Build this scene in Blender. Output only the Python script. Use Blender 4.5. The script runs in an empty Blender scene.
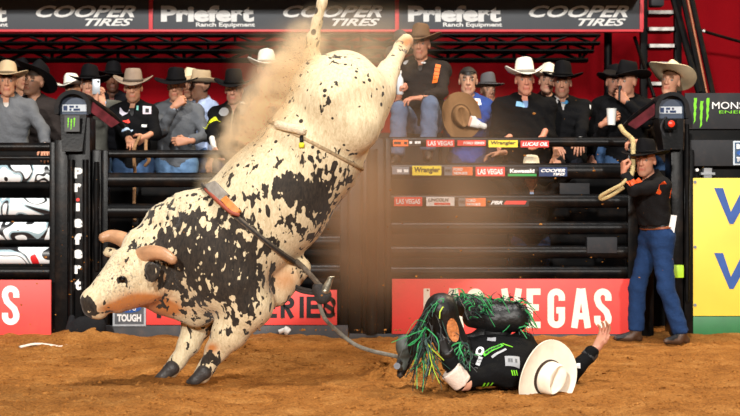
import bpy, bmesh, math, random
import numpy as np
from mathutils import Vector, Matrix, Euler
from mathutils.bvhtree import BVHTree

SC = bpy.context.scene
COL = SC.collection
rng = np.random.default_rng(7)
random.seed(7)

# ------------------------------------------------------------------ camera, world, lamps, exposure
F = 1568.0          # focal length in pixels of the 740 px wide frame
CH = 1.25           # camera height
HY = 197.0          # horizon row
cam_d = bpy.data.cameras.new('camera'); cam = bpy.data.objects.new('camera', cam_d); COL.objects.link(cam)
cam_d.sensor_width = 36.0; cam_d.lens = F / 740.0 * 36.0
cam_d.shift_y = (HY - 208.0) / 740.0
cam.location = (0, 0, CH); cam.rotation_euler = (math.pi / 2, 0, 0)
cam_d.clip_start = 0.1; cam_d.clip_end = 200
cam_d.dof.use_dof = True; cam_d.dof.focus_distance = 10.8; cam_d.dof.aperture_fstop = 4.0
SC.camera = cam

world = bpy.data.worlds.new('world'); SC.world = world; world.use_nodes = True
bg = world.node_tree.nodes['Background']
bg.inputs[0].default_value = (0.75, 0.8, 0.9, 1); bg.inputs[1].default_value = 0.045

def area(name, loc, target, size, power, color=(1, 1, 1)):
    l = bpy.data.lights.new(name, 'AREA'); l.shape = 'DISK'; l.size = size; l.energy = power; l.color = color
    o = bpy.data.objects.new(name, l); COL.objects.link(o); o.location = loc
    o.rotation_euler = (Vector(target) - Vector(loc)).to_track_quat('-Z', 'Y').to_euler()
    return o
# the arena's own lighting rig, hung high and far back around the floor
area('arena_lamp_left_offscreen', (-8.4, -23.6, 12.7), (-0.8, 11.5, 0.8), 2.0, 14600, (1.0, 0.96, 0.90))
area('arena_lamp_right_offscreen', (7.3, -24.8, 10.9), (1.0, 13.0, 1.2), 2.0, 8100, (1.0, 0.95, 0.88))
area('arena_lamp_overhead_offscreen', (0.5, 9.0, 14.0), (0.0, 11.5, 0.0), 2.8, 2100, (1.0, 0.97, 0.93))
area('arena_lamp_rear_offscreen', (9.6, 17.1, 12.8), (0.3, 10.8, 1.5), 1.5, 2000, (1.0, 0.78, 0.48))
vs = SC.view_settings
vs.view_transform = 'Standard'; vs.look = 'None'; vs.gamma = 1.0; vs.use_curve_mapping = False
vs.exposure = -0.16
SC.cycles.volume_bounces = 4

# ------------------------------------------------------------------ small helpers
def W(px, py, D):
    return Vector(((px - 370.0) / F * D, D, CH + (HY - py) / F * D))
def lin(c):
    return tuple((v / 255.0 / 12.92) if v / 255.0 <= 0.04045 else ((v / 255.0 + 0.055) / 1.055) ** 2.4 for v in c)

MATS = {}
def mat(name, rgb, rough=0.6, metal=0.0, var=0.15, vscale=8.0, bump=0.0, bscale=60.0, dust=0.0, coat=0.0, spec=0.5):
    """procedural material: base colour with noise variation, optional bump and brown dust specks"""
    if name in MATS: return MATS[name]
    m = bpy.data.materials.new(name); m.use_nodes = True
    nt = m.node_tree; N = nt.nodes; L = nt.links
    b = N['Principled BSDF']
    c = lin(rgb) if max(rgb) > 1.0 else tuple(rgb)
    tc = N.new('ShaderNodeTexCoord')
    n = N.new('ShaderNodeTexNoise'); n.inputs['Scale'].default_value = vscale; n.inputs['Detail'].default_value = 5
    L.new(tc.outputs['Object'], n.inputs['Vector'])
    r = N.new('ShaderNodeValToRGB')
    r.color_ramp.elements[0].position = 0.3; r.color_ramp.elements[1].position = 0.7
    r.color_ramp.elements[0].color = tuple(v * (1 - var) for v in c) + (1,)
    r.color_ramp.elements[1].color = tuple(min(1, v * (1 + var)) for v in c) + (1,)
    L.new(n.outputs['Fac'], r.inputs['Fac'])
    out = r.outputs['Color']
    if dust > 0:
        n2 = N.new('ShaderNodeTexNoise'); n2.inputs['Scale'].default_value = 5.0; n2.inputs['Detail'].default_value = 9; n2.inputs['Roughness'].default_value = 0.75
        L.new(tc.outputs['Object'], n2.inputs['Vector'])
        r2 = N.new('ShaderNodeValToRGB'); r2.color_ramp.elements[0].position = 0.5; r2.color_ramp.elements[1].position = 0.8
        r2.color_ramp.elements[0].color = (0, 0, 0, 1); r2.color_ramp.elements[1].color = (dust, dust, dust, 1)
        L.new(n2.outputs['Fac'], r2.inputs['Fac'])
        mx = N.new('ShaderNodeMixRGB'); mx.inputs['Color2'].default_value = lin((150, 110, 75)) + (1,)
        L.new(r2.outputs['Color'], mx.inputs['Fac']); L.new(out, mx.inputs['Color1']); out = mx.outputs['Color']
    L.new(out, b.inputs['Base Color'])
    b.inputs['Roughness'].default_value = rough; b.inputs['Metallic'].default_value = metal
    b.inputs['Specular IOR Level'].default_value = spec
    if coat: b.inputs['Coat Weight'].default_value = coat
    if bump > 0:
        n3 = N.new('ShaderNodeTexNoise'); n3.inputs['Scale'].default_value = bscale; n3.inputs['Detail'].default_value = 4
        L.new(tc.outputs['Object'], n3.inputs['Vector'])
        bp = N.new('ShaderNodeBump'); bp.inputs['Strength'].default_value = bump; bp.inputs['Distance'].default_value = 0.02
        L.new(n3.outputs['Fac'], bp.inputs['Height']); L.new(bp.outputs['Normal'], b.inputs['Normal'])
    MATS[name] = m
    return m
def fabric(rgb):
    return mat('fabric_%d_%d_%d' % tuple(rgb), rgb, 0.9, var=0.12, vscale=14, bump=0.35, bscale=45, spec=0.1)
def paint(rgb):
    return mat('paint_%d_%d_%d' % tuple(rgb), rgb, 0.55, var=0.05, vscale=6, spec=0.3)

def tag(o, label=None, cat=None, group=None, kind=None):
    if label: o['label'] = label
    if cat: o['category'] = cat
    if group: o['group'] = group
    if kind: o['kind'] = kind
    return o
def empty(name, loc=(0, 0, 0)):
    o = bpy.data.objects.new(name, None); COL.objects.link(o); o.location = loc; o.empty_display_size = 0.2
    return o
def mesh_obj(name, V, Fc, m, parent=None, smooth=False):
    """V in world coordinates; the object hangs under parent without moving"""
    me = bpy.data.meshes.new(name)
    V = np.asarray(V, dtype=float).reshape(-1, 3)
    if parent is not None:
        V = V - np.array(world_loc(parent))
    me.from_pydata([tuple(v) for v in V], [], [tuple(int(i) for i in f) for f in Fc])
    me.update()
    if smooth:
        me.polygons.foreach_set('use_smooth', [True] * len(me.polygons))
    o = bpy.data.objects.new(name, me); COL.objects.link(o)
    for mm in (m if isinstance(m, (list, tuple)) else [m]):
        me.materials.append(mm)
    if parent is not None: o.parent = parent
    return o
def world_loc(o):
    p = Vector(o.location)
    while o.parent is not None:
        o = o.parent; p = p + Vector(o.location)
    return p

class MB:
    """collects boxes, bars and tubes in world coordinates and links them as one mesh"""
    def __init__(self): self.V = []; self.F = []
    def add(self, V, Fc):
        n = len(self.V); self.V += [tuple(v) for v in V]; self.F += [tuple(i + n for i in f) for f in Fc]; return self
    def box(self, x0, x1, y0, y1, z0, z1, bev=0.0):
        if bev <= 0:
            V = [(x, y, z) for x in (x0, x1) for y in (y0, y1) for z in (z0, z1)]
            return self.add(V, [(0, 1, 3, 2), (4, 6, 7, 5), (0, 4, 5, 1), (2, 3, 7, 6), (0, 2, 6, 4), (1, 5, 7, 3)])
        bm = bmesh.new(); bmesh.ops.create_cube(bm, size=1)
        for v in bm.verts:
            v.co = Vector(((x0 + x1) / 2 + v.co.x * (x1 - x0), (y0 + y1) / 2 + v.co.y * (y1 - y0), (z0 + z1) / 2 + v.co.z * (z1 - z0)))
        bmesh.ops.bevel(bm, geom=list(bm.edges), offset=bev, segments=2, affect='EDGES', profile=0.6)
        return self.addbm(bm)
    def addbm(self, bm):
        bm.verts.index_update(); V = [tuple(v.co) for v in bm.verts]; Fc = [[v.index for v in f.verts] for f in bm.faces]; bm.free()
        return self.add(V, Fc)
    def tube(self, pts, r, n=10, squash=None, cap=True):
        """pts: list of points; r: radius or list; squash=(sx,sz) flattens the section"""
        P = [Vector(p) for p in pts]; k = len(P)
        R = r if isinstance(r, (list, tuple)) else [r] * k
        base = len(self.V); up = None
        for i in range(k):
            t = (P[min(i + 1, k - 1)] - P[max(i - 1, 0)])
            if t.length < 1e-9: t = Vector((0, 0, 1))
            t.normalize()
            if up is None:
                up = Vector((0, 0, 1)) if abs(t.z) < 0.9 else Vector((0, 1, 0))
            a = t.cross(up)
            if a.length < 1e-6: a = t.orthogonal()
            a.normalize(); b = a.cross(t).normalized(); up = b
            for j in range(n):
                th = 2 * math.pi * j / n
                ca, sa = math.cos(th), math.sin(th)
                if squash: ca *= squash[0]; sa *= squash[1]
                self.V.append(tuple(P[i] + a * (R[i] * ca) + b * (R[i] * sa)))
        for i in range(k - 1):
            for j in range(n):
                j2 = (j + 1) % n
                self.F.append((base + i * n + j, base + (i + 1) * n + j, base + (i + 1) * n + j2, base + i * n + j2))
        if cap:
            self.F.append(tuple(base + j for j in range(n)))
            self.F.append(tuple(base + (k - 1) * n + j for j in reversed(range(n))))
        return self
    def build(self, name, m, parent=None, smooth=False):
        o = mesh_obj(name, self.V, self.F, m, parent, smooth)
        if smooth == 'auto':
            o.data.set_sharp_from_angle(angle=math.radians(40))
        return o

def spline(pts, n=8):
    """Catmull-Rom through points"""
    P = [Vector(p) for p in pts]; P = [P[0] * 2 - P[1]] + P + [P[-1] * 2 - P[-2]]
    out = []
    for i in range(1, len(P) - 2):
        a, b, c, d = P[i - 1:i + 3]
        for s in range(n):
            t = s / n
            out.append(0.5 * ((2 * b) + (c - a) * t + (2 * a - 5 * b + 4 * c - d) * t * t + (3 * b - a - 3 * c + d) * t ** 3))
    out.append(P[-2]); return out

def vnoise(x, y, seed=0):
    """smooth value noise on arrays"""
    xi = np.floor(x).astype(np.int64); yi = np.floor(y).astype(np.int64)
    xf = x - xi; yf = y - yi
    def h(i, j):
        n = (i * 374761393 + j * 668265263 + seed * 1442695041) & 0x7fffffff
        n = ((n ^ (n >> 13)) * 1274126177) & 0x7fffffff
        return (n ^ (n >> 16)) / float(0x7fffffff)
    u = xf * xf * (3 - 2 * xf); v = yf * yf * (3 - 2 * yf)
    return (h(xi, yi) * (1 - u) + h(xi + 1, yi) * u) * (1 - v) + (h(xi, yi + 1) * (1 - u) + h(xi + 1, yi + 1) * u) * v

# ------------------------------------------------------------------ lettering
_tcache = {}
def text_geo(s, shear=0.0, bold=0.0):
    """built-in font lettering as flat 2-D geometry scaled to the unit box"""
    key = (s, shear, bold)
    if key in _tcache: return _tcache[key]
    cu = bpy.data.curves.new('t', 'FONT'); cu.body = s; cu.shear = shear; cu.offset = bold; cu.resolution_u = 3
    ob = bpy.data.objects.new('t', cu); COL.objects.link(ob)
    dg = bpy.context.evaluated_depsgraph_get(); dg.update()
    me = bpy.data.meshes.new_from_object(ob.evaluated_get(dg))
    V = np.array([v.co[:2] for v in me.vertices]); Fc = [tuple(p.vertices) for p in me.polygons]
    bpy.data.objects.remove(ob); bpy.data.curves.remove(cu); bpy.data.meshes.remove(me)
    mn, mx = V.min(0), V.max(0); V = (V - mn) / np.maximum(mx - mn, 1e-6)
    _tcache[key] = (V, Fc); return V, Fc
def letters(name, s, x0, x1, z0, z1, y, m, parent, shear=0.0, bold=0.02, thick=0.004):
    V, Fc = text_geo(s, shear, bold)
    n = len(V)
    A = np.zeros((n, 3)); A[:, 0] = x0 + V[:, 0] * (x1 - x0); A[:, 1] = y - thick; A[:, 2] = z0 + V[:, 1] * (z1 - z0)
    B = A.copy(); B[:, 1] = y + 0.001
    edges = {}
    for f in Fc:
        for i in range(len(f)):
            a, b = f[i], f[(i + 1) % len(f)]
            if (b, a) in edges: del edges[(b, a)]
            else: edges[(a, b)] = 1
    faces = list(Fc) + [(b, a, a + n, b + n) for a, b in edges]
    return mesh_obj(name, np.vstack([A, B]), faces, m, parent)
# ------------------------------------------------------------------ sculpting: distance fields to meshes
class Sdf:
    def __init__(self): self.P = []
    def cone(self, a, b, ra, rb, k=0.03, sub=False):
        self.P.append(('c', np.array(a, float), np.array(b, float), ra, rb, k, sub)); return self
    def ball(self, c, r, k=0.03, sub=False):
        return self.cone(c, c, r, r, k, sub)
    def ell(self, c, r, R=None, k=0.03, sub=False):
        self.P.append(('e', np.array(c, float), np.array(r, float), np.eye(3) if R is None else np.array(R, float), k, sub)); return self
    def bounds(self):
        lo = np.full(3, 1e9); hi = -lo
        for p in self.P:
            if p[-1]: continue
            if p[0] == 'c':
                r = max(p[3], p[4]); lo = np.minimum(lo, np.minimum(p[1], p[2]) - r); hi = np.maximum(hi, np.maximum(p[1], p[2]) + r)
            else:
                r = p[2].max(); lo = np.minimum(lo, p[1] - r); hi = np.maximum(hi, p[1] + r)
        return lo, hi
    def field(self, xs, ys, zs, grow=0.0):
        Fd = np.full((len(xs), len(ys), len(zs)), 0.5, np.float32)
        ax = (xs, ys, zs)
        for p in self.P:
            k = p[-2]
            if p[0] == 'c':
                r = max(p[3], p[4]); lo = np.minimum(p[1], p[2]) - r; hi = np.maximum(p[1], p[2]) + r
            else:
                r = p[2].max(); lo = p[1] - r; hi = p[1] + r
            pad = k + grow + 0.05
            sl = [slice(max(0, np.searchsorted(a, l - pad)), min(len(a), np.searchsorted(a, h + pad) + 1)) for a, l, h in zip(ax, lo, hi)]
            X = xs[sl[0]].astype(np.float32)[:, None, None]; Y = ys[sl[1]].astype(np.float32)[None, :, None]; Z = zs[sl[2]].astype(np.float32)[None, None, :]
            if X.size == 0 or Y.size == 0 or Z.size == 0: continue
            if p[0] == 'c':
                a, b, ra, rb = p[1], p[2], p[3], p[4]
                ba = b - a; bb = float(ba @ ba)
                dx, dy, dz = X - a[0], Y - a[1], Z - a[2]
                if bb > 1e-10:
                    t = np.clip((dx * ba[0] + dy * ba[1] + dz * ba[2]) / bb, 0, 1)
                    d = np.sqrt((dx - t * ba[0]) ** 2 + (dy - t * ba[1]) ** 2 + (dz - t * ba[2]) ** 2) - (ra + (rb - ra) * t)
                else:
                    d = np.sqrt(dx * dx + dy * dy + dz * dz) - ra
            else:
                c, rr, R = p[1], p[2], p[3]
                dx, dy, dz = X - c[0], Y - c[1], Z - c[2]
                q = [dx * R[0][i] + dy * R[1][i] + dz * R[2][i] for i in range(3)]     # columns of R are the axes
                k0 = np.sqrt(sum((q[i] / rr[i]) ** 2 for i in range(3)))
                k1 = np.sqrt(sum((q[i] / rr[i] ** 2) ** 2 for i in range(3)))
                d = k0 * (k0 - 1) / np.maximum(k1, 1e-6)
            cur = Fd[sl[0], sl[1], sl[2]]
            if p[-1]:
                d = -d; h = np.maximum(k - np.abs(cur - d), 0) / k
                Fd[sl[0], sl[1], sl[2]] = np.maximum(cur, d) + h * h * k * 0.25
            else:
                h = np.maximum(k - np.abs(cur - d), 0) / k
                Fd[sl[0], sl[1], sl[2]] = np.minimum(cur, d) - h * h * k * 0.25
        return Fd - grow

def axis(lo, hi, step, fine=None):
    """grid coordinates; fine=(a,b,step) refines one stretch"""
    if fine is None or fine[1] < lo or fine[0] > hi:
        return np.arange(lo, hi + step, step)
    a, b, fs = max(fine[0], lo), min(fine[1], hi), fine[2]
    n0 = max(1, int(math.ceil((a - lo) / step))); n1 = max(1, int(math.ceil((b - a) / fs))); n2 = max(1, int(math.ceil((hi - b) / step)))
    s = [np.linspace(lo, a, n0, endpoint=False), np.linspace(a, b, n1, endpoint=False), np.linspace(b, hi, n2 + 1)]
    return np.unique(np.round(np.concatenate(s), 5))

def surface_nets(Fd, xs, ys, zs):
    """dual mesh of the zero level of a field on a rectilinear grid"""
    nx, ny, nz = Fd.shape
    S = Fd < 0
    m = [slice(0, -1), slice(1, None)]
    cnt = np.zeros((nx - 1, ny - 1, nz - 1), np.uint8)
    for i in (0, 1):
        for j in (0, 1):
            for k in (0, 1):
                cnt += S[m[i], m[j], m[k]]
    act = (cnt > 0) & (cnt < 8)
    ci, cj, ck = np.nonzero(act)
    idx = np.full(act.shape, -1, np.int64); idx[ci, cj, ck] = np.arange(len(ci))
    acc = np.zeros((len(ci), 3)); num = np.zeros(len(ci))
    ax = (xs, ys, zs)
    for d in range(3):
        o = [(0, 0), (0, 1), (1, 0), (1, 1)]
        for u, v in o:
            off0 = [0, 0, 0]; off0[(d + 1) % 3] = u; off0[(d + 2) % 3] = v
            off1 = list(off0); off1[d] = 1
            f0 = Fd[ci + off0[0], cj + off0[1], ck + off0[2]]; f1 = Fd[ci + off1[0], cj + off1[1], ck + off1[2]]
            cr = (f0 < 0) != (f1 < 0)
            t = np.where(cr, f0 / np.where(cr, f0 - f1, 1), 0)
            P0 = [xs[ci + off0[0]], ys[cj + off0[1]], zs[ck + off0[2]]]
            P1 = [xs[ci + off1[0]], ys[cj + off1[1]], zs[ck + off1[2]]]
            for a in range(3):
                acc[:, a] += np.where(cr, P0[a] + t * (P1[a] - P0[a]), 0)
            num += cr
    V = acc / np.maximum(num, 1)[:, None]
    Q = []
    # edges along each axis
    for d in range(3):
        a, b = (d + 1) % 3, (d + 2) % 3
        sl0 = [slice(None)] * 3; sl1 = [slice(None)] * 3
        sl0[d] = slice(0, -1); sl1[d] = slice(1, None)
        s0 = S[tuple(sl0)]; s1 = S[tuple(sl1)]
        I = np.array(np.nonzero(s0 != s1))
        ok = (I[a] > 0) & (I[b] > 0) & (I[a] < Fd.shape[a] - 1) & (I[b] < Fd.shape[b] - 1)
        I = I[:, ok]
        def cell(da, db):
            J = I.copy(); J[a] -= da; J[b] -= db
            return idx[J[0], J[1], J[2]]
        q = np.stack([cell(1, 1), cell(0, 1), cell(0, 0), cell(1, 0)], 1)
        ins = s0[I[0], I[1], I[2]]
        q[~ins] = q[~ins][:, ::-1]
        Q.append(q)
    Q = np.concatenate(Q)
    return V, Q

def sculpt(sdf, step=0.016, fine=None, grow=0.0, clip=None, warp=None):
    """fine: (centre, half, step) refined box; clip(X,Y,Z,F) may edit the field"""
    lo, hi = sdf.bounds(); pad = grow + 0.03
    lo = lo - pad; hi = hi + pad
    A = []
    for i in range(3):
        A.append(axis(lo[i], hi[i], step, None if fine is None else (fine[0][i] - fine[1], fine[0][i] + fine[1], fine[2])))
    Fd = sdf.field(*A, grow=grow)
    if clip is not None:
        Fd = clip(A[0][:, None, None], A[1][None, :, None], A[2][None, None, :], Fd)
    Fd[0] = Fd[-1] = 1; Fd[:, 0] = Fd[:, -1] = 1; Fd[:, :, 0] = Fd[:, :, -1] = 1
    return surface_nets(Fd, *A)

def quick_mesh(name, V, Q, m, parent=None, attr=None, origin=None):
    me = bpy.data.meshes.new(name)
    V = np.asarray(V, float)
    if parent is not None: V = V - np.array(world_loc(parent))
    me.vertices.add(len(V)); me.vertices.foreach_set('co', V.astype(np.float32).ravel())
    me.loops.add(len(Q) * 4); me.polygons.add(len(Q))
    me.loops.foreach_set('vertex_index', np.asarray(Q, np.int32).ravel())
    me.polygons.foreach_set('loop_start', np.arange(0, len(Q) * 4, 4, dtype=np.int32))
    me.polygons.foreach_set('use_smooth', np.ones(len(Q), bool))
    me.update(); me.validate()
    for k, v in (attr or {}).items():
        v = np.asarray(v, np.float32)
        if v.ndim == 2:
            a = me.attributes.new(k, 'FLOAT_COLOR', 'POINT'); a.data.foreach_set('color', np.hstack([v, np.ones((len(v), 1), np.float32)]).ravel())
        else:
            a = me.attributes.new(k, 'FLOAT', 'POINT'); a.data.foreach_set('value', v)
    for mm in (m if isinstance(m, (list, tuple)) else [m]): me.materials.append(mm)
    o = bpy.data.objects.new(name, me); COL.objects.link(o)
    if parent is not None: o.parent = parent
    return o

# ------------------------------------------------------------------ hands
_hcache = {}
def hand_geo(pose):
    """canonical right-handed hand: wrist at origin, +z along the fingers, -y the palm, +x the thumb side"""
    if pose in _hcache: return _hcache[pose]
    curl = {'relaxed': (0.35, 0.5, 0.35), 'grip': (1.15, 1.35, 0.9), 'flat': (0.08, 0.12, 0.1), 'hold': (0.7, 0.85, 0.6)}[pose]
    s = Sdf()
    bx = [0.030, 0.010, -0.011, -0.030]; bz = [0.088, 0.093, 0.089, 0.080]
    ln = [(.044, .027, .021), (.048, .031, .023), (.044, .029, .022), (.034, .021, .019)]
    s.cone((0, 0, -0.05), (0, 0, 0.0), 0.026, 0.025, 0.02)
    for i in range(4):
        s.cone((bx[i] * 0.5, 0, 0.005), (bx[i], 0, bz[i]), 0.018, 0.0125, 0.014)
    for i in range(4):
        p = np.array((bx[i], 0, bz[i])); a = 0
        for j in range(3):
            a += curl[j] * (1.0 + 0.06 * i)
            spread = (bx[i] / 0.03) * 0.12 * (1 if pose in ('flat', 'relaxed') else 0.2)
            q = p + ln[i][j] * np.array((math.sin(spread), -math.sin(a), math.cos(a)))
            s.cone(p, q, 0.0098 - 0.0008 * j, 0.0092 - 0.0008 * j, 0.004); p = q
    t = {'grip': [(.022, -.004, .02), (.040, -.024, .048), (.030, -.045, .068), (.010, -.052, .078)],
         'hold': [(.022, -.004, .02), (.046, -.022, .045), (.044, -.044, .070), (.030, -.058, .088)]}.get(pose,
         [(.022, -.004, .02), (.048, -.014, .048), (.060, -.022, .074), (.064, -.028, .094)])
    for j in range(3):
        s.cone(t[j], t[j + 1], 0.0135 - 0.0018 * j, 0.0122 - 0.0018 * j, 0.008)
    _hcache[pose] = sculpt(s, 0.0055)
    return _hcache[pose]
def hand_at(wrist, direction, palm, side, pose, scale=1.0):
    """side +1: thumb on the side direction x palm"""
    V, Q = hand_geo(pose)
    z = np.array(direction, float); z /= np.linalg.norm(z)
    p = np.array(palm, float); p -= z * (p @ z); p /= max(np.linalg.norm(p), 1e-6)
    y = -p; x = np.cross(y, z) * side
    P = (V[:, :1] * x + V[:, 1:2] * y + V[:, 2:] * z) * scale + np.array(wrist, float)
    return P, (Q if np.dot(np.cross(x, y), z) > 0 else Q[:, ::-1])

# ------------------------------------------------------------------ hats
def hat_geo(bw=0.105, side=0.05, dip=0.012, H=0.125, pinch=0.34, crease=0.3, nth=44, shrink=0.22, flat=1.0):
    """cowboy hat around the head axis: +z up, -y front; returns verts, quads, band verts, band quads"""
    V = []; rows = []; H = H * .88
    ix, iy = 0.084, 0.104
    th = np.linspace(0, 2 * math.pi, nth, endpoint=False)
    c, s = np.cos(th), np.sin(th)
    for t in (1.0, 0.985, 0.8, 0.6, 0.4, 0.2, 0.05):
        w = bw * t
        lat = np.abs(c) ** 1.5
        x = (ix + w * (1 - shrink * lat * t)) * c * flat; y = (iy + w * 1.02) * s
        z = side * lat * t ** 2 - dip * (np.abs(s) ** 2) * t ** 1.3
        rows.append(np.stack([x, y, z], 1))
    for u in (0.0, 0.12, 0.3, 0.5, 0.7, 0.84, 0.93, 0.98):
        nar = 1 - 0.17 * u - 1.3 * max(0, u - .68) ** 2
        front = np.clip(-s, 0, 1) ** 1.5
        x = ix * c * (nar - pinch * front * u ** 1.5); y = iy * s * (1 - 0.08 * u - .7 * max(0, u - .68) ** 2)
        z = 0.004 + H * u + 0.012 * u * np.clip(-s, 0, 1) + 0 * c
        rows.append(np.stack([x, y, z], 1))
    for q in (0.9, 0.65, 0.35, 0.1):
        front = np.clip(-s, 0, 1) ** 1.5
        x = ix * c * (0.71 - pinch * front) * q; y = iy * s * 0.86 * q
        z = 0.004 + H * (1.0 - crease * np.exp(-(x / 0.024) ** 2) * (1 - 0.2 * (y / iy) ** 2)) + 0.012 * np.clip(-s, 0, 1) * q
        rows.append(np.stack([x, y, z], 1))
    V = np.concatenate(rows); n = nth; Q = []
    for i in range(len(rows) - 1):
        for j in range(n):
            Q.append((i * n + j, i * n + (j + 1) % n, (i + 1) * n + (j + 1) % n, (i + 1) * n + j))
    top = tuple((len(rows) - 1) * n + j for j in range(n))
    B = []; BQ = []
    for k, u in enumerate((0.0, 0.18)):
        nar = 1 - 0.17 * u; front = np.clip(-s, 0, 1) ** 1.5
        B.append(np.stack([(ix * (nar - pinch * front * u ** 1.5) + 0.004) * c, (iy * (1 - 0.1 * u) + 0.004) * s, 0.006 + H * u + 0 * c], 1))
    for j in range(n): BQ.append((j, (j + 1) % n, n + (j + 1) % n, n + j))
    return V, Q + [top], np.concatenate(B), BQ
def add_hat(name, M, m, band_m, parent, thick=0.007, **kw):
    """M 4x4: places the hat in the world"""
    V, Q, B, BQ = hat_geo(**kw)
    R = np.array(M)[:3, :3]; T = np.array(M)[:3, 3]
    o = mesh_obj(name, V @ R.T + T, Q, m, parent, True)
    md = o.modifiers.new('Solidify', 'SOLIDIFY'); md.thickness = thick; md.offset = -1
    b = mesh_obj('hatband', B @ R.T + T, BQ, band_m, None, True)
    b.data.transform(Matrix.Translation(-world_loc(o))); b.parent = o
    md = b.modifiers.new('Solidify', 'SOLIDIFY'); md.thickness = 0.004; md.offset = 1
    return o
# ------------------------------------------------------------------ people
def skin_mat():
    if 'skin' in MATS: return MATS['skin']
    m = bpy.data.materials.new('skin'); m.use_nodes = True
    N = m.node_tree.nodes; L = m.node_tree.links; b = N['Principled BSDF']
    at = N.new('ShaderNodeAttribute'); at.attribute_name = 'col'
    tc = N.new('ShaderNodeTexCoord'); n = N.new('ShaderNodeTexNoise'); n.inputs['Scale'].default_value = 60; n.inputs['Detail'].default_value = 3
    L.new(tc.outputs['Object'], n.inputs['Vector'])
    mx = N.new('ShaderNodeMixRGB'); mx.blend_type = 'MULTIPLY'; mx.inputs['Fac'].default_value = 0.25
    L.new(at.outputs['Color'], mx.inputs['Color1']); L.new(n.outputs['Color'], mx.inputs['Color2'])
    hs = N.new('ShaderNodeHueSaturation'); hs.inputs['Saturation'].default_value = 1.0
    L.new(mx.outputs['Color'], hs.inputs['Color']); L.new(hs.outputs['Color'], b.inputs['Base Color'])
    b.inputs['Roughness'].default_value = 0.5; b.inputs['Specular IOR Level'].default_value = 0.35
    MATS['skin'] = m; return m
_eye = None
def eye_mesh():
    global _eye
    if _eye is None:
        bm = bmesh.new(); bmesh.ops.create_uvsphere(bm, u_segments=10, v_segments=8, radius=0.0118)
        bmesh.ops.rotate(bm, verts=bm.verts, cent=(0, 0, 0), matrix=Matrix.Rotation(math.pi / 2, 3, 'X'))
        for f in bm.faces:
            f.smooth = True
            f.material_index = 1 if f.calc_center_median().y < -0.0108 else 0
        _eye = bpy.data.meshes.new('eye'); bm.to_mesh(_eye); bm.free()
        _eye.materials.append(mat('eye_white', (150, 138, 128), 0.25)); _eye.materials.append(mat('eye_iris', (35, 22, 15), 0.2))
    return _eye
def ik(S, T, l1, l2, pole):
    S, T, pole = np.array(S, float), np.array(T, float), np.array(pole, float)
    d = T - S; L = np.linalg.norm(d); L2 = min(L, (l1 + l2) * 0.995); d = d / L; T = S + d * L2
    a = (l1 * l1 - l2 * l2 + L2 * L2) / (2 * L2); h = math.sqrt(max(l1 * l1 - a * a, 0))
    p = pole - d * (pole @ d); p /= max(np.linalg.norm(p), 1e-6)
    return S + d * a + p * h, T
def rotm(yaw, pitch, roll):
    return np.array(Euler((pitch, roll, yaw), 'XYZ').to_matrix())
LAST = {}
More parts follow.
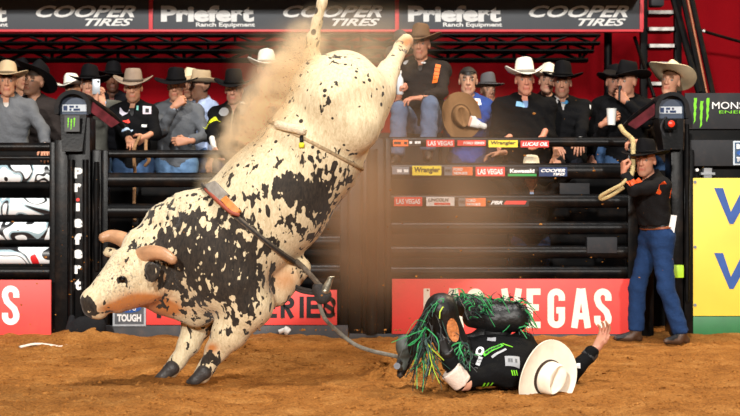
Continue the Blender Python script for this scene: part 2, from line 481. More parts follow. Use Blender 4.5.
def person(label, foot, scale=1.0, yaw=0.0, J=None, head=(0, 0, 0), skin=(205, 150, 120), hair=(45, 32, 24), beard=0.0,
           jacket=(30, 30, 32), trousers=(60, 85, 120), shirt=(150, 170, 200), boots=(70, 45, 30), arms=None, hat=None, hatcol=None,
           bandcol=None, width=.94, belly=0.0, bare_hair=False, hem=-0.07, group=None, world_j=False, vneck=True, legs=True, sleeve=0.93,
           jmat=None, tmat=None, gloves=None, cover=0.0, step=0.02, belt=None, headscale=1.06):
    s = scale
    Rz = rotm(yaw, 0, 0)
    foot = np.array(foot, float)
    j = {'pelvis': (0, 0, .97), 'neck': (0, .012, 1.48), 'head': (0, -.018, 1.655), 'shL': (-.164 * width, .01, 1.425), 'shR': (.164 * width, .01, 1.425),
         'hipL': (-.09, 0, .93), 'hipR': (.09, 0, .93), 'kneeL': (-.105, -.02, .50), 'kneeR': (.105, -.02, .50), 'ankL': (-.11, .015, .085), 'ankR': (.11, .015, .085),
         'toeL': (-.14, -.16, .03), 'toeR': (.14, -.16, .03)}
    j = {k: foot + s * (Rz @ np.array(v, float)) for k, v in j.items()}
    if J:
        for k, v in J.items():
            j[k] = np.array(v, float) if world_j else foot + s * (Rz @ np.array(v, float))
    up = j['neck'] - j['pelvis']; tl = np.linalg.norm(up); up /= tl
    rt = j['shR'] - j['shL']; rt -= up * (rt @ up); rt /= np.linalg.norm(rt)
    fr = np.cross(rt, up)                               # front
    R = np.stack([rt, -fr, up], 1)                      # columns: x right, y back, z up
    if not world_j: head = (head[0], head[1] * .5, head[2])
    HR = (R if world_j and 'headR' not in (J or {}) else Rz) @ rotm(*head)
    if J and 'headR' in J: HR = np.array(J['headR']) @ rotm(*head)
    hs = s * headscale
    T = lambda a, b, c: j['pelvis'] + up * (c * tl) + rt * (a * s) + fr * (b * s)
    torso = Sdf()
    torso.ell(T(0, -.01, 0.0), np.array((.165 * width, .115, .14)) * s, R, 0.05 * s)
    torso.cone(T(-.085 * width, -.005, -.06), T(.085 * width, -.005, -.06), .092 * s, .092 * s, 0.05 * s)
    torso.ell(T(0, .01 + belly * .5, 0.30), np.array((.15 * width + belly * .4, .105 + belly * .6, .19)) * s, R, 0.06 * s)
    torso.ell(T(0, .015, 0.66), np.array((.172 * width, .118, .19)) * s, R, 0.06 * s)
    torso.cone(j['shL'], j['shR'], .068 * s, .068 * s, 0.07 * s)
    torso.cone(T(-.06, -.01, 0.93), T(.06, -.01, .93), .07 * s, .07 * s, 0.06 * s)
    neck = lambda S_, r: S_.cone(j['neck'] - up * .03 * s, j['head'] - HR @ np.array((0, -.02, .05)) * hs, r * s, r * s * 0.96, 0.03 * s)
    # arms
    wr = {}; el = {}
    spec = {}
    for side, sg in (('L', -1), ('R', 1)):
        a = dict((arms or {}).get(side, {}))
        S0 = j['sh' + side]
        tgt = a.get('wrist')
        if tgt is None: tgt = foot + s * (Rz @ np.array((sg * (.25 * width + .02), -.08, .88))) if not world_j else S0 - up * .5 * s
        pole = a.get('pole', Rz @ np.array((sg * .6, .8, -.2)))
        if 'elbow' in a:
            el[side] = np.array(a['elbow'], float); wr[side] = np.array(tgt, float)
        else:
            el[side], wr[side] = ik(S0, tgt, .295 * s, .265 * s, pole)
        spec[side] = a
    armp = {}
    for side in 'LR':
        A = Sdf(); A.cone(j['sh' + side], el[side], .054 * s, .040 * s, 0.04 * s); A.cone(el[side], wr[side], .041 * s, .029 * s, 0.03 * s); armp[side] = A
    legp = {}
    for side in 'LR':
        A = Sdf(); A.cone(j['hip' + side], j['knee' + side], .092 * s, .064 * s, 0.05 * s); A.cone(j['knee' + side], j['ank' + side], .062 * s, .044 * s, 0.04 * s)
        legp[side] = A
    # ---- body: one continuous surface
    B = Sdf()
    B.P += torso.P; neck(B, .057)
    for side in 'LR': B.P += armp[side].P + legp[side].P
    for side in 'LR': B.cone(j['ank' + side] - np.array((0, 0, .02)) * s, j['toe' + side], .038 * s, .03 * s, .03 * s)
    Hc = j['head']; hp = lambda x, y, z: Hc + HR @ np.array((x, y, z)) * hs
    B.ell(hp(0, .012, .035), np.array((.075, .096, .086)) * hs, HR, 0.02)
    B.ell(hp(0, -.028, -.035), np.array((.056, .066, .086)) * hs, HR, 0.03)
    B.ball(hp(0, -.074, -.098), .022 * hs, .03)
    B.cone(hp(-.038, -.03, -.070), hp(-.016, -.07, -.096), .019 * hs, .017 * hs, .03); B.cone(hp(.038, -.03, -.070), hp(.016, -.07, -.096), .019 * hs, .017 * hs, .03)
    B.cone(hp(-.036, -.086, .034), hp(.036, -.086, .034), .012 * hs, .012 * hs, .018)
    for q in (-1, 1):
        B.ball(hp(q * .033, -.110, .008), .019 * hs, .012, True)
    B.cone(hp(0, -.094, .022), hp(0, -.112, -.024), .008 * hs, .0125 * hs, .012); B.cone(hp(-.012, -.102, -.028), hp(.012, -.102, -.028), .009 * hs, .009 * hs, .01)
    B.cone(hp(-.018, -.095, -.056), hp(.018, -.095, -.056), .0095 * hs, .0095 * hs, .012)
    B.cone(hp(-.016, -.093, -.072), hp(.016, -.093, -.072), .0095 * hs, .0095 * hs, .012)
    for q in (-1, 1):
        B.ell(hp(q * .074, .014, -.004), np.array((.010, .020, .030)) * hs, HR, .008)
    V, Q = sculpt(B, step * 1.15, fine=(Hc, .135 * hs, .0072 * hs))
    loc = (V - Hc) @ HR / hs
    c_skin = np.array(lin(skin)); col = np.tile(c_skin, (len(V), 1))
    hd = np.linalg.norm(V - Hc, axis=1) < .19 * hs
    below = ((V - j['neck']) @ up < 0.005) & ~hd
    below |= ((V - j['neck']) @ up < -0.015)
    col[below] = np.array(lin(shirt))
    x, y, z = loc[:, 0], loc[:, 1], loc[:, 2]
    def blend(mask, c, f=1.0):
        w = (np.clip(mask, 0, 1) * f)[:, None] * hd[:, None]; col[:] = col * (1 - w) + np.array(c) * w
    ss = lambda a, b, t: np.clip((t - a) / (b - a), 0, 1)
    blend(ss(.02, 0, np.abs(x) - .045) * ss(-.045, -.085, y) * ss(.035, 0, np.abs(z + .035)), c_skin * np.array((1.02, .86, .84)), .5)
    if beard > 0:
        bm_ = ss(-.028, -.045, z) * ss(.03, -.02, y) * (1 - ss(.013, .009, np.abs(z + .064)) * ss(.03, .02, np.abs(x)) * (y < -.085))
        blend(bm_, lin(hair), beard * .6)
    blend(ss(.013, .008, np.abs(z + .064)) * ss(.030, .022, np.abs(x)) * (y < -.085), c_skin * np.array((.75, .42, .42)), .8)
    blend(ss(.012, .006, np.abs(z - .034)) * ss(.012, .017, np.abs(x)) * ss(.052, .044, np.abs(x)) * (y < -.07), lin(hair), .85)
    blend((ss(.045, .06, z + np.clip(y, -1, 0) * -.35 - .02) + ss(.005, .02, y) * ss(-.06, -.04, z)) * (np.abs(x) < .083 - .03 * (np.abs(z) < .03)), lin(hair), 1.0)
    for side in 'LR':
        a = spec[side]
        d = a.get('dir', wr[side] - el[side]); pl = a.get('palm', Rz @ np.array((0, .2, -1)) if abs(np.array(d)[2]) < .3 else Rz @ np.array((1 if side == 'L' else -1, 0, 0)))
        HV, HQ = hand_at(wr[side], d, pl, a.get('thumb', 1 if side == 'L' else -1), a.get('pose', 'relaxed'), s * 1.05)
        Q = np.vstack([Q, HQ + len(V)]); V = np.vstack([V, HV])
        hc = np.array(lin(a['glove'])) if 'glove' in a else c_skin * np.array((1.0, .93, .9))
        hcol = np.tile(hc, (len(HV), 1))
        if 'tape' in a:
            tcut = (HV - wr[side]) @ (np.array(d, float) / np.linalg.norm(d)) < a['tape']; hcol[tcut] = lin((230, 226, 220))
        col = np.vstack([col, hcol])
    root = empty('person', tuple(foot)); tag(root, label, 'person', group)
    body = quick_mesh('body', V, Q, skin_mat(), root, {'col': col})
    for q in (-1, 1):
        e = bpy.data.objects.new('eye', eye_mesh()); COL.objects.link(e); e.parent = root
        e.matrix_local = Matrix.LocRotScale(Vector(hp(q * .033, -.0775, .010) - foot), Matrix(HR.tolist()).to_quaternion(), (hs,) * 3)
    # ---- jacket
    res = {'root': root, 'j': j, 'el': el, 'wr': wr, 'R': R, 'HR': HR, 'hs': hs, 'body': body}
    g = .018 * s
    def garment(parts, stp):
        lo = np.min([p[0].bounds()[0] for p in parts], 0) - .06; hi = np.max([p[0].bounds()[1] for p in parts], 0) + .06
        A = [np.arange(lo[i], hi[i] + stp, stp) for i in range(3)]
        X, Y, Z = A[0][:, None, None], A[1][None, :, None], A[2][None, None, :]
        tot = None
        for sd, planes, grow in parts:
            f = sd.field(*A, grow=grow)
            for pt, nm in planes:
                f = np.maximum(f, ((X - pt[0]) * nm[0] + (Y - pt[1]) * nm[1] + (Z - pt[2]) * nm[2]).astype(np.float32))
            if tot is None: tot = f
            else:
                k = .03 * s; h = np.maximum(k - np.abs(tot - f), 0) / k; tot = np.minimum(tot, f) - h * h * k * .25
        ph = foot.sum() * 7
        tot = tot + (.0045 * s * np.sin(X * 23 + Z * 37 + ph + 2 * np.sin(Z * 9 + X * 7)) * np.sin(Y * 31 - Z * 17 + ph * 2) + .003 * s * np.sin(Z * 61 + X * 38 + ph + 3 * np.sin(X * 11 - Z * 6))).astype(np.float32)
        tot[0] = tot[-1] = 1; tot[:, 0] = tot[:, -1] = 1; tot[:, :, 0] = tot[:, :, -1] = 1
        return surface_nets(tot, *A)
    col_s = Sdf(); col_s.cone(j['neck'] - up * .05 * s, j['neck'] + (j['head'] - j['neck']) * .32, .078 * s, .072 * s, .03)
    if vneck:
        ts = Sdf(); ts.P = list(torso.P) + col_s.P
        ts.cone(j['neck'] + fr * .085 * s + up * .09 * s, j['neck'] + fr * .145 * s - up * .10 * s, .075 * s, .03 * s, .012, True)
    else:
        ts = Sdf(); ts.P = list(torso.P) + col_s.P
    parts = [(ts, [(j['pelvis'] + up * hem * s, -up), (j['neck'] + up * .065 * s, up * .9 + fr * .45)], g)]
    for side in 'LR':
        v = wr[side] - el[side]; cut = el[side] + v * sleeve
        n_ = v / np.linalg.norm(v)
        parts.append((armp[side], [(cut, n_)] if sleeve > 0.1 else [(el[side], n_)], g * .85))
    GV, GQ = garment(parts, .0165 * s)
    res['jacket'] = quick_mesh('jacket' if jmat is None else 'jacket', GV, GQ, jmat or fabric(jacket), root)
    # ---- trousers and boots
    if legs:
        ps = Sdf(); ps.P = torso.P[:2] + legp['L'].P[:1] + legp['R'].P[:1]
        parts = [(ps, [(j['pelvis'] + up * .10 * s, up)], g * .7)]
        for side in 'LR':
            v = j['ank' + side] - j['knee' + side]; n_ = v / np.linalg.norm(v)
            A = Sdf(); A.cone(j['knee' + side], j['ank' + side], .066 * s, .062 * s, .04 * s)
            parts.append((A, [(j['ank' + side] - n_ * .01, n_)], g * .7))
        GV, GQ = garment(parts, .021 * s)
        res['trousers'] = quick_mesh('trousers', GV, GQ, tmat or fabric(trousers), root)
        for side in 'LR':
            A = Sdf(); a0 = j['ank' + side]; t0 = j['toe' + side]; kn = j['knee' + side]
            sh = (kn - a0); sh /= np.linalg.norm(sh); ft = t0 - (a0 - sh * .055 * s); ft /= np.linalg.norm(ft)
            sole = a0 - sh * .05 * s
            A.cone(a0 + sh * .10 * s, a0, .054 * s, .048 * s, .02); A.cone(a0, sole + ft * .05 * s, .047 * s, .04 * s, .02)
            A.cone(sole + ft * .05 * s, t0 + ft * .015, .041 * s, .024 * s, .02); A.ball(sole - ft * .03 * s - sh * .005, .036 * s, .02)
            BV, BQ = sculpt(A, .0165 * s)
            quick_mesh('boot', BV, BQ, mat('boot_%d_%d_%d' % tuple(boots), boots, .5, var=.2, bump=.2), root)
    if hatcol is not None:
        M = Matrix(HR.tolist()).to_4x4(); kw = dict(hat or {})
        off = np.array(kw.pop('off', (0, .006, .060))); tilt = kw.pop('tilt', 0.0) - .06; rol = kw.pop('roll', 0.0); sc_ = kw.pop('s', 1.0)
        M = Matrix.Translation(Vector(hp(*off))) @ M @ Euler((tilt, rol, 0)).to_matrix().to_4x4() @ Matrix.Scale(hs * sc_, 4)
        bc = bandcol or tuple(int(v * .55) for v in hatcol)
        res['hat'] = add_hat('cowboy_hat', M, felt(hatcol), felt(bc), root, **kw)
    elif bare_hair:
        A = Sdf(); A.ell(hp(0, .012, .035), np.array((.077, .098, .089)) * hs, HR, .01)
        def clip(X, Y, Z, Fd):
            P = [X - Hc[0], Y - Hc[1], Z - Hc[2]]
            lx, ly, lz = [sum(P[i] * HR[i][a] for i in range(3)) / hs for a in range(3)]
            k = np.maximum((.062 + lx * 0) - lz + np.clip(-ly - .02, 0, 1) * .30 - np.clip(ly + .01, 0, 1) * 1.6, -9)
            return np.maximum(Fd, (k * hs).astype(np.float32))
        HV, HQ = sculpt(A, .008 * hs, grow=.003, clip=clip)
        quick_mesh('hair', HV, HQ, mat('hair_%d_%d_%d' % tuple(hair), hair, .7, var=.2, vscale=60, bump=.2, bscale=120), root)
    if belt is not None:
        ring = []
        n = 36
        bv = bvh_of(res['trousers']); V2 = []; 
        for zz in (.062, .098):
            for i in range(n):
                th = 2 * math.pi * i / n
                dvec = rt * math.cos(th) + fr * math.sin(th); org = j['pelvis'] + up * zz * s + dvec * .5
                hit = bv.ray_cast(Vector(org), Vector(-dvec))
                p = np.array(hit[0]) if hit[0] is not None else org - dvec * .33
                V2.append(p + dvec * .008)
        ob = mesh_obj('belt', V2, [(i, (i + 1) % n, n + (i + 1) % n, n + i) for i in range(n)], mat('leather_belt', belt, .5, var=.2, vscale=20), root, True)
        md = ob.modifiers.new('Solidify', 'SOLIDIFY'); md.thickness = .008; md.offset = 0
        res['belt'] = ob
    return res
def felt(rgb):
    return mat('felt_%d_%d_%d' % tuple(rgb), rgb, .8, var=.07, vscale=18, bump=.12, bscale=160, spec=.1)
def bvh_of(o):
    off = world_loc(o)
    return BVHTree.FromPolygons([v.co + off for v in o.data.vertices], [tuple(p.vertices) for p in o.data.polygons])
def eye_z(py, D): return CH + (HY - py) / F * D
def decal(target, px, py, w, h, m, name='patch', text=None, rot=0.0, shear=0.0, bold=0.02, lift=.005, nseg=6, D0=8.0, outline=None):
    """thin print laid onto a garment around the point of it that a ray through (px,py) meets; w,h in metres"""
    bv = bvh_of(target); o = Vector((0, 0, CH)); d = (W(px, py, 10.0) - o).normalized()
    hit = bv.ray_cast(o, d)
    if hit[0] is None: print('decal missed', name, px, py); return None
    P, nrm = hit[0], hit[1]
    if nrm.dot(d) > 0: nrm = -nrm
    # smooth normal
    zz = Vector((0, 0, 1)); xx = zz.cross(-nrm)
    if xx.length < .2: xx = Vector((1, 0, 0))
    xx = -xx.normalized() if xx.x < 0 else xx.normalized(); yy = nrm.cross(xx).normalized()
    if yy.z < 0: yy = -yy
    c, s = math.cos(rot), math.sin(rot); ux = xx * c + yy * s; uy = yy * c - xx * s
    if text is not None:
        V2, Fc = text_geo(text, shear, bold); V2 = V2 - 0.5
    elif outline is not None:
        V2 = np.array(outline, float) - .5; Fc = [tuple(range(len(V2)))]
    else:
        g = np.linspace(-.5, .5, nseg + 1); V2 = np.array([(a, b) for b in g for a in g]); n = nseg + 1
        Fc = [(r * n + q, r * n + q + 1, (r + 1) * n + q + 1, (r + 1) * n + q) for r in range(nseg) for q in range(nseg)]
    out = []
    for a, b in V2:
        q = P + ux * (a * w) + uy * (b * h) + nrm * .12
        hh = bv.ray_cast(q, -nrm, .3)
        q2 = (hh[0] if hh[0] is not None else q - nrm * .12) + nrm * lift
        out.append(q2)
    ob = mesh_obj(name, [tuple(v) for v in out], Fc, m, None)
    ob.data.transform(Matrix.Translation(-world_loc(target))); ob.parent = target
    return ob
# ------------------------------------------------------------------ arena floor, curtain
def floor_mat():
    m = bpy.data.materials.new('arena_dirt'); m.use_nodes = True
    N = m.node_tree.nodes; L = m.node_tree.links; b = N['Principled BSDF']
    tc = N.new('ShaderNodeTexCoord')
    n = N.new('ShaderNodeTexNoise'); n.inputs['Scale'].default_value = 3.0; n.inputs['Detail'].default_value = 10; n.inputs['Roughness'].default_value = .7
    L.new(tc.outputs['Object'], n.inputs['Vector'])
    r = N.new('ShaderNodeValToRGB')
    e = r.color_ramp.elements; e[0].position = .3; e[0].color = lin((128, 80, 36)) + (1,); e[1].position = .72; e[1].color = lin((190, 136, 76)) + (1,)
    k = e.new(.5); k.color = lin((164, 108, 52)) + (1,)
    L.new(n.outputs['Fac'], r.inputs['Fac'])
    n2 = N.new('ShaderNodeTexNoise'); n2.inputs['Scale'].default_value = 60.0; n2.inputs['Detail'].default_value = 6; n2.inputs['Roughness'].default_value = .7
    L.new(tc.outputs['Object'], n2.inputs['Vector'])
    r2 = N.new('ShaderNodeValToRGB'); r2.color_ramp.elements[0].position = .3; r2.color_ramp.elements[0].color = (.45, .42, .38, 1)
    r2.color_ramp.elements[1].position = .6; r2.color_ramp.elements[1].color = (1.15, 1.15, 1.15, 1)
    L.new(n2.outputs['Fac'], r2.inputs['Fac'])
    mx = N.new('ShaderNodeMixRGB'); mx.blend_type = 'MULTIPLY'; mx.inputs['Fac'].default_value = 1
    L.new(r.outputs['Color'], mx.inputs['Color1']); L.new(r2.outputs['Color'], mx.inputs['Color2']); L.new(mx.outputs['Color'], b.inputs['Base Color'])
    bp = N.new('ShaderNodeBump'); bp.inputs['Strength'].default_value = .9; bp.inputs['Distance'].default_value = .02
    L.new(n2.outputs['Fac'], bp.inputs['Height']); L.new(bp.outputs['Normal'], b.inputs['Normal'])
    b.inputs['Roughness'].default_value = .95; b.inputs['Specular IOR Level'].default_value = .1
    return m
DIRT = floor_mat(); MATS['arena_dirt'] = DIRT
def ground_h(x, y):
    h = .030 * (vnoise(x * 1.3, y * 1.3, 1) - .5) + .028 * (vnoise(x * 4, y * 4, 2) - .5) + .024 * (vnoise(x * 11, y * 11, 3) - .5) + .016 * (vnoise(x * 25, y * 25, 4) - .5)
    # dirt banked against the fence, furrows left by hooves
    h = h + .05 * np.clip((y - 13.3) / .7, 0, 1) ** 2 * (.4 + vnoise(x * 2.2, y * 0 + 3, 5))
    for px, py, w, d, hh in ((150, 372, .5, .10, -.035), (240, 372, .7, .09, -.03), (100, 375, .6, .10, -.03), (330, 352, .8, .12, -.03), (340, 370, .5, .08, -.025)):
        D = CH * F / (py - HY); X0 = (px - 370) / F * D
        h = h + hh * np.exp(-((x - X0) / w) ** 2 - ((y - D) / d) ** 2)
    for px, py, w, d, hh in ((388, 378, .14, .12, .13), (402, 376, .10, .10, .10), (168, 345, .6, .25, .04), (90, 343, .35, .12, .09), (70, 341, .2, .12, .07)):
        D = CH * F / (py - HY); X0 = (px - 370) / F * D
        h = h + hh * np.exp(-((x - X0) / w) ** 2 - ((y - D) / d) ** 2) * (.7 + .6 * vnoise(x * 18, y * 18, 9))
    return h
gx = np.concatenate([np.arange(-9, -3.6, .15), np.arange(-3.6, 3.6, .032), np.arange(3.6, 9.01, .15)])
gy = np.concatenate([np.arange(4.0, 8.4, .2), np.arange(8.4, 14.2, .034), np.arange(14.2, 20.1, .3)])
GX, GY = np.meshgrid(gx, gy, indexing='ij')
GZ = ground_h(GX, GY)
gi = np.arange(GX.size).reshape(GX.shape)
gq = np.stack([gi[:-1, :-1], gi[1:, :-1], gi[1:, 1:], gi[:-1, 1:]], -1).reshape(-1, 4)
flo = quick_mesh('floor', np.stack([GX, GY, GZ], -1).reshape(-1, 3), gq, DIRT)
tag(flo, 'orange brown arena dirt churned into furrows and clods', 'floor', kind='structure')

def clods(name, n, place, smin, smax, label, seed):
    r = np.random.default_rng(seed)
    bm = bmesh.new(); bmesh.ops.create_icosphere(bm, subdivisions=1, radius=1); bv = np.array([v.co[:] for v in bm.verts]); bf = [[v.index for v in f.verts] for f in bm.faces]; bm.free()
    V = []; Fc = []
    for i in range(n):
        p = place(r); s = smin + (smax - smin) * r.random() ** 3
        jv = bv * (1 + .35 * r.standard_normal(bv.shape)) * s * np.array((1.2, 1, .8))
        k = len(V) * 0 + i * len(bv)
        V.append(jv + p); Fc += [[a + k for a in f] for f in bf]
    o = mesh_obj(name, np.concatenate(V), Fc, DIRT)
    return tag(o, label, 'dirt', kind='stuff')
def on_ground(r):
    y = 8.6 + 5.0 * r.random() ** 1.2; x = (r.random() - .5) * (y / F * 800)
    return np.array((x, y, float(ground_h(np.array([x]), np.array([y]))[0]) + .001))
clods('dirt_clods', 5000, on_ground, .003, .017, 'loose crumbs and clods of orange dirt scattered over the arena floor', 3)
def at_pile(r):
    p = W(398, 378, 10.85); return np.array(p) + r.standard_normal(3) * np.array((.12, .08, .05)) + np.array((-.02, 0, .06))
clods('dirt_spray', 160, at_pile, .006, .02, 'dark dirt kicked up in a heap beside the fallen rider\'s boots', 5)
def in_air(r):
    c = [(330, 250, 90, 80), (450, 240, 90, 60), (70, 255, 35, 45), (300, 330, 80, 30), (560, 200, 60, 60)][r.integers(5)]
    px = c[0] + r.standard_normal() * c[2]; py = min(c[1] + r.standard_normal() * c[3], 330)
    return np.array(W(px, max(py, 60), 9.8 + 3.2 * r.random()))
clods('flying_dirt', 240, in_air, .002, .010, 'small bits of orange dirt flying through the air around the bull', 8)

# red curtain behind everything, hung in soft folds
def curtain():
    xs = np.arange(-8, 8.01, .05); zs = np.arange(0, 6.6, .4)
    X, Z = np.meshgrid(xs, zs, indexing='ij')
    Y = 19.2 + .018 * np.sin(X * 5 + .7 * np.sin(X * 2.3)) + .008 * np.sin(X * 17 + Z * .3)
    i = np.arange(X.size).reshape(X.shape)
    q = np.stack([i[:-1, :-1], i[1:, :-1], i[1:, 1:], i[:-1, 1:]], -1).reshape(-1, 4)
    o = quick_mesh('wall_back', np.stack([X, Y, Z], -1).reshape(-1, 3), q, mat('red_curtain', (112, 5, 14), .9, spec=.05, var=.12, vscale=1.5, bump=.15, bscale=200))
    tag(o, 'deep red curtain hanging behind the chutes', 'curtain', kind='structure')
curtain()

# ------------------------------------------------------------------ chutes
BLK = mat('black_steel', (11, 11, 12), .34, metal=.0, var=.35, vscale=7, bump=.06, bscale=35, dust=.08, spec=.14)
BLK2 = mat('black_steel_clean', (9, 9, 10), .5, var=.3, vscale=5, dust=.05, spec=.08)
DKG = mat('dark_grey_panel', (44, 45, 48), .55, var=.15, vscale=5, dust=.1, spec=.15)
FY = 14.0
def fx(px, D=FY): return (px - 370.0) / F * D
def fz(py, D=FY): return CH + (HY - py) / F * D
def rail(parent, x0, x1, py, hpx, D=FY, m=BLK, name='rail', flatten=.8):
    r = hpx / 2 / F * D
    mb = MB(); mb.tube([(x, D, fz(py, D)) for x in (x0, x1)], r, 18, squash=(flatten, 1.0))
    return mb.build(name, m, parent, 'auto')
def post(parent, p0, p1, ytop, D=FY, depth=.14, m=BLK, name='post', ybot=337.5):
    mb = MB(); mb.box(fx(p0, D), fx(p1, D), D - depth / 2, D + depth / 2, -.05, fz(ytop, D), .012)
    return mb.build(name, m, parent, 'auto')
def sticker(parent, px0, px1, py0, py1, D, y, m, name='sticker'):
    mb = MB(); mb.box(fx(px0, D), fx(px1, D), y - .004, y, fz(py1, D), fz(py0, D))
    return mb.build(name, m, parent)
def words(parent, s, px0, px1, py0, py1, D, y, m, shear=0.0, bold=.02):
    return letters('lettering', s, fx(px0, D), fx(px1, D), fz(py1, D), fz(py0, D), y - .004, m, parent, shear, bold, .003)
WHITE = paint((238, 238, 236)); RED = paint((232, 62, 56)); YEL = paint((240, 214, 60)); NAVY = paint((28, 50, 92)); GREYP = paint((120, 126, 134)); ORG = paint((236, 110, 52)); GRN = paint((30, 150, 70)); BLKP = paint((22, 22, 24)); BLUE = paint((32, 84, 160))

def gate(label, x0, x1, rails, loc_px):
    g = empty('chute_gate', (fx(loc_px), FY, 0)); tag(g, label, 'gate')
    for py, h in rails:
        rail(g, fx(x0), fx(x1), py, h)
    return g
# left gate with printed tubes
gl = gate('black chute gate with white printed tubes beside the upright post', -70, 56, [(147, 9), (158, 5), (272, 12)], 10)
post(gl, 50.5, 57, 142, depth=.12)
def print_mat(seed):
    m = bpy.data.materials.new('printed_wrap_%d' % seed); m.use_nodes = True
    N = m.node_tree.nodes; L = m.node_tree.links; b = N['Principled BSDF']
    tc = N.new('ShaderNodeTexCoord'); mp = N.new('ShaderNodeMapping'); mp.inputs['Location'].default_value = (seed * 1.37 + .4, 0, seed * .83); mp.inputs['Scale'].default_value = (1.15, 0, 1.5)
    L.new(tc.outputs['Object'], mp.inputs['Vector'])
    n = N.new('ShaderNodeTexNoise'); n.inputs['Scale'].default_value = 1.6; n.inputs['Detail'].default_value = 1.0; n.inputs['Distortion'].default_value = 1.2
    L.new(mp.outputs['Vector'], n.inputs['Vector'])
    r = N.new('ShaderNodeValToRGB'); r.color_ramp.interpolation = 'CONSTANT'
    e = r.color_ramp.elements; e[0].position = 0; e[0].color = lin((232, 240, 244)) + (1,)
    wh = lin((232, 240, 244)); bk = lin((28, 30, 34)); rd = lin((214, 40, 46)); gr = lin((150, 176, 186))
    e[1].position = .40; e[1].color = bk + (1,)
    for p, c in ((.435, wh), (.52, gr), (.545, bk), (.575, wh), (.63, rd), (.68, wh)):
        q = e.new(p); q.color = c + (1,)
    L.new(n.outputs['Fac'], r.inputs['Fac']); L.new(r.outputs['Color'], b.inputs['Base Color'])
    b.inputs['Roughness'].default_value = .35
    return m
for i, (a, c) in enumerate(((165, 182), (198, 215), (222, 240), (247, 264))):
    rail(gl, fx(-70), fx(51), (a + c) / 2, (c - a), m=print_mat(i), name='printed_tube', flatten=.55)
gm = gate('black chute gate behind the bull with wide dusty rails', 104, 347, [(154, 8), (180, 15), (211, 15), (242, 15), (271, 15)], 225)
post(gm, 103, 109, 150, depth=.12); post(gm, 340, 348, 150, depth=.12)
gr_ = gate('black chute gate with sponsor stickers on its upper rails', 388, 636, [(142, 10), (171, 16), (201, 14), (228, 13), (252, 13), (272, 12)], 512)
post(gr_, 385, 391, 138, depth=.12); post(gr_, 627, 637, 138, depth=.12)
mb = MB(); mb.box(fx(586), fx(616), FY - .07, FY + .07, fz(253), fz(237), .006); mb.build('latch_plate', DKG, gr_, 'auto')
mb = MB(); mb.box(fx(560), fx(590), FY + .02, FY + .06, fz(197), fz(183), .006); mb.build('back_plate', DKG, gr_, 'auto')
# sponsor stickers
def stick(px0, px1, py0, py1, base, parts, front):
    st = sticker(gr_, px0, px1, py0, py1, FY, front, base)
    for s, a, b_, c, d, m, sh in parts:
        w_ = words(st, s, a, b_, c, d, FY, front, m, sh, .03)
f1 = FY - .062; f2 = FY - .078; f3 = FY - .070
stick(393, 408, 140, 146.5, ORG, [('-- -', 394, 407, 142, 144.5, BLKP, 0)], f1)
stick(408, 421, 140, 146.5, BLKP, [('- --', 409, 420.5, 141.5, 144, WHITE, .2)], f1)
stick(426, 454, 140, 147, RED, [('LAS VEGAS', 427.5, 452.5, 141.2, 145.8, WHITE, 0)], f1)
stick(457, 485, 140.5, 146, RED, [('FORD SERIES', 463, 484, 142, 144.6, WHITE, .1)], f1)
stick(488, 517, 140.5, 147.5, YEL, [('Wrangler', 490, 515, 141.2, 145.8, BLKP, .1)], f1)
stick(520, 548, 141, 147.5, RED, [('LUCAS OIL', 521.5, 547, 142.4, 146.2, WHITE, .3)], f1)
stick(392, 409, 167, 174.5, GREYP, [('-- --', 397, 408, 169.5, 172.5, WHITE, 0)], f2)
stick(412, 441, 166, 175.5, YEL, [('Wrangler', 414, 439.5, 167.2, 174, BLKP, .1)], f2)
stick(444, 452, 167, 175.5, GREYP, [('FORD', 445, 451, 169.5, 172.5, BLKP, 0)], f2)
stick(452, 472, 167, 175.5, ORG, [('FORD', 453, 462, 168, 171, WHITE, 0), ('SERIES', 453, 467, 172, 174.6, WHITE, 0)], f2)
stick(475, 504, 167, 176.3, RED, [('LAS VEGAS', 477, 502, 169, 174.6, WHITE, 0)], f2)
k_ = sticker(gr_, 507, 535.5, 167.5, 174, FY, f2, BLKP); words(k_, 'Kawasaki', 509, 533.5, 169, 173, FY, f2, WHITE, 0, .05)
sticker(gr_, 507, 535.5, 174, 176.3, FY, f2, GRN, 'sticker')
stick(538, 566, 167.5, 176.5, NAVY, [('COOPER', 540, 564, 169, 172.3, WHITE, .35), ('TIRES', 552, 564, 173, 175.6, WHITE, .35)], f2)
stick(394, 422, 197, 206, RED, [('LAS VEGAS', 396, 420, 198.8, 204, WHITE, 0)], f3)
stick(426, 454, 197, 206, WHITE, [('LINCOLN', 428, 448, 198.3, 201.5, BLKP, .1), ('---', 434, 450, 202.8, 204.8, RED, 0)], f3)
stick(458, 465, 198, 206.3, GREYP, [('FORD', 459, 464.5, 200.5, 203.5, BLKP, 0)], f3)
stick(465, 485, 198, 206.3, ORG, [('FORD', 466, 475, 199, 202, WHITE, 0), ('SERIES', 466, 480, 203, 205.4, WHITE, 0)], f3)
stick(488, 528, 198.5, 206.5, BLKP, [('PBR', 490, 502, 200.8, 204.4, WHITE, .4), ('-', 503, 526, 200.8, 204.4, RED, .2)], f3)

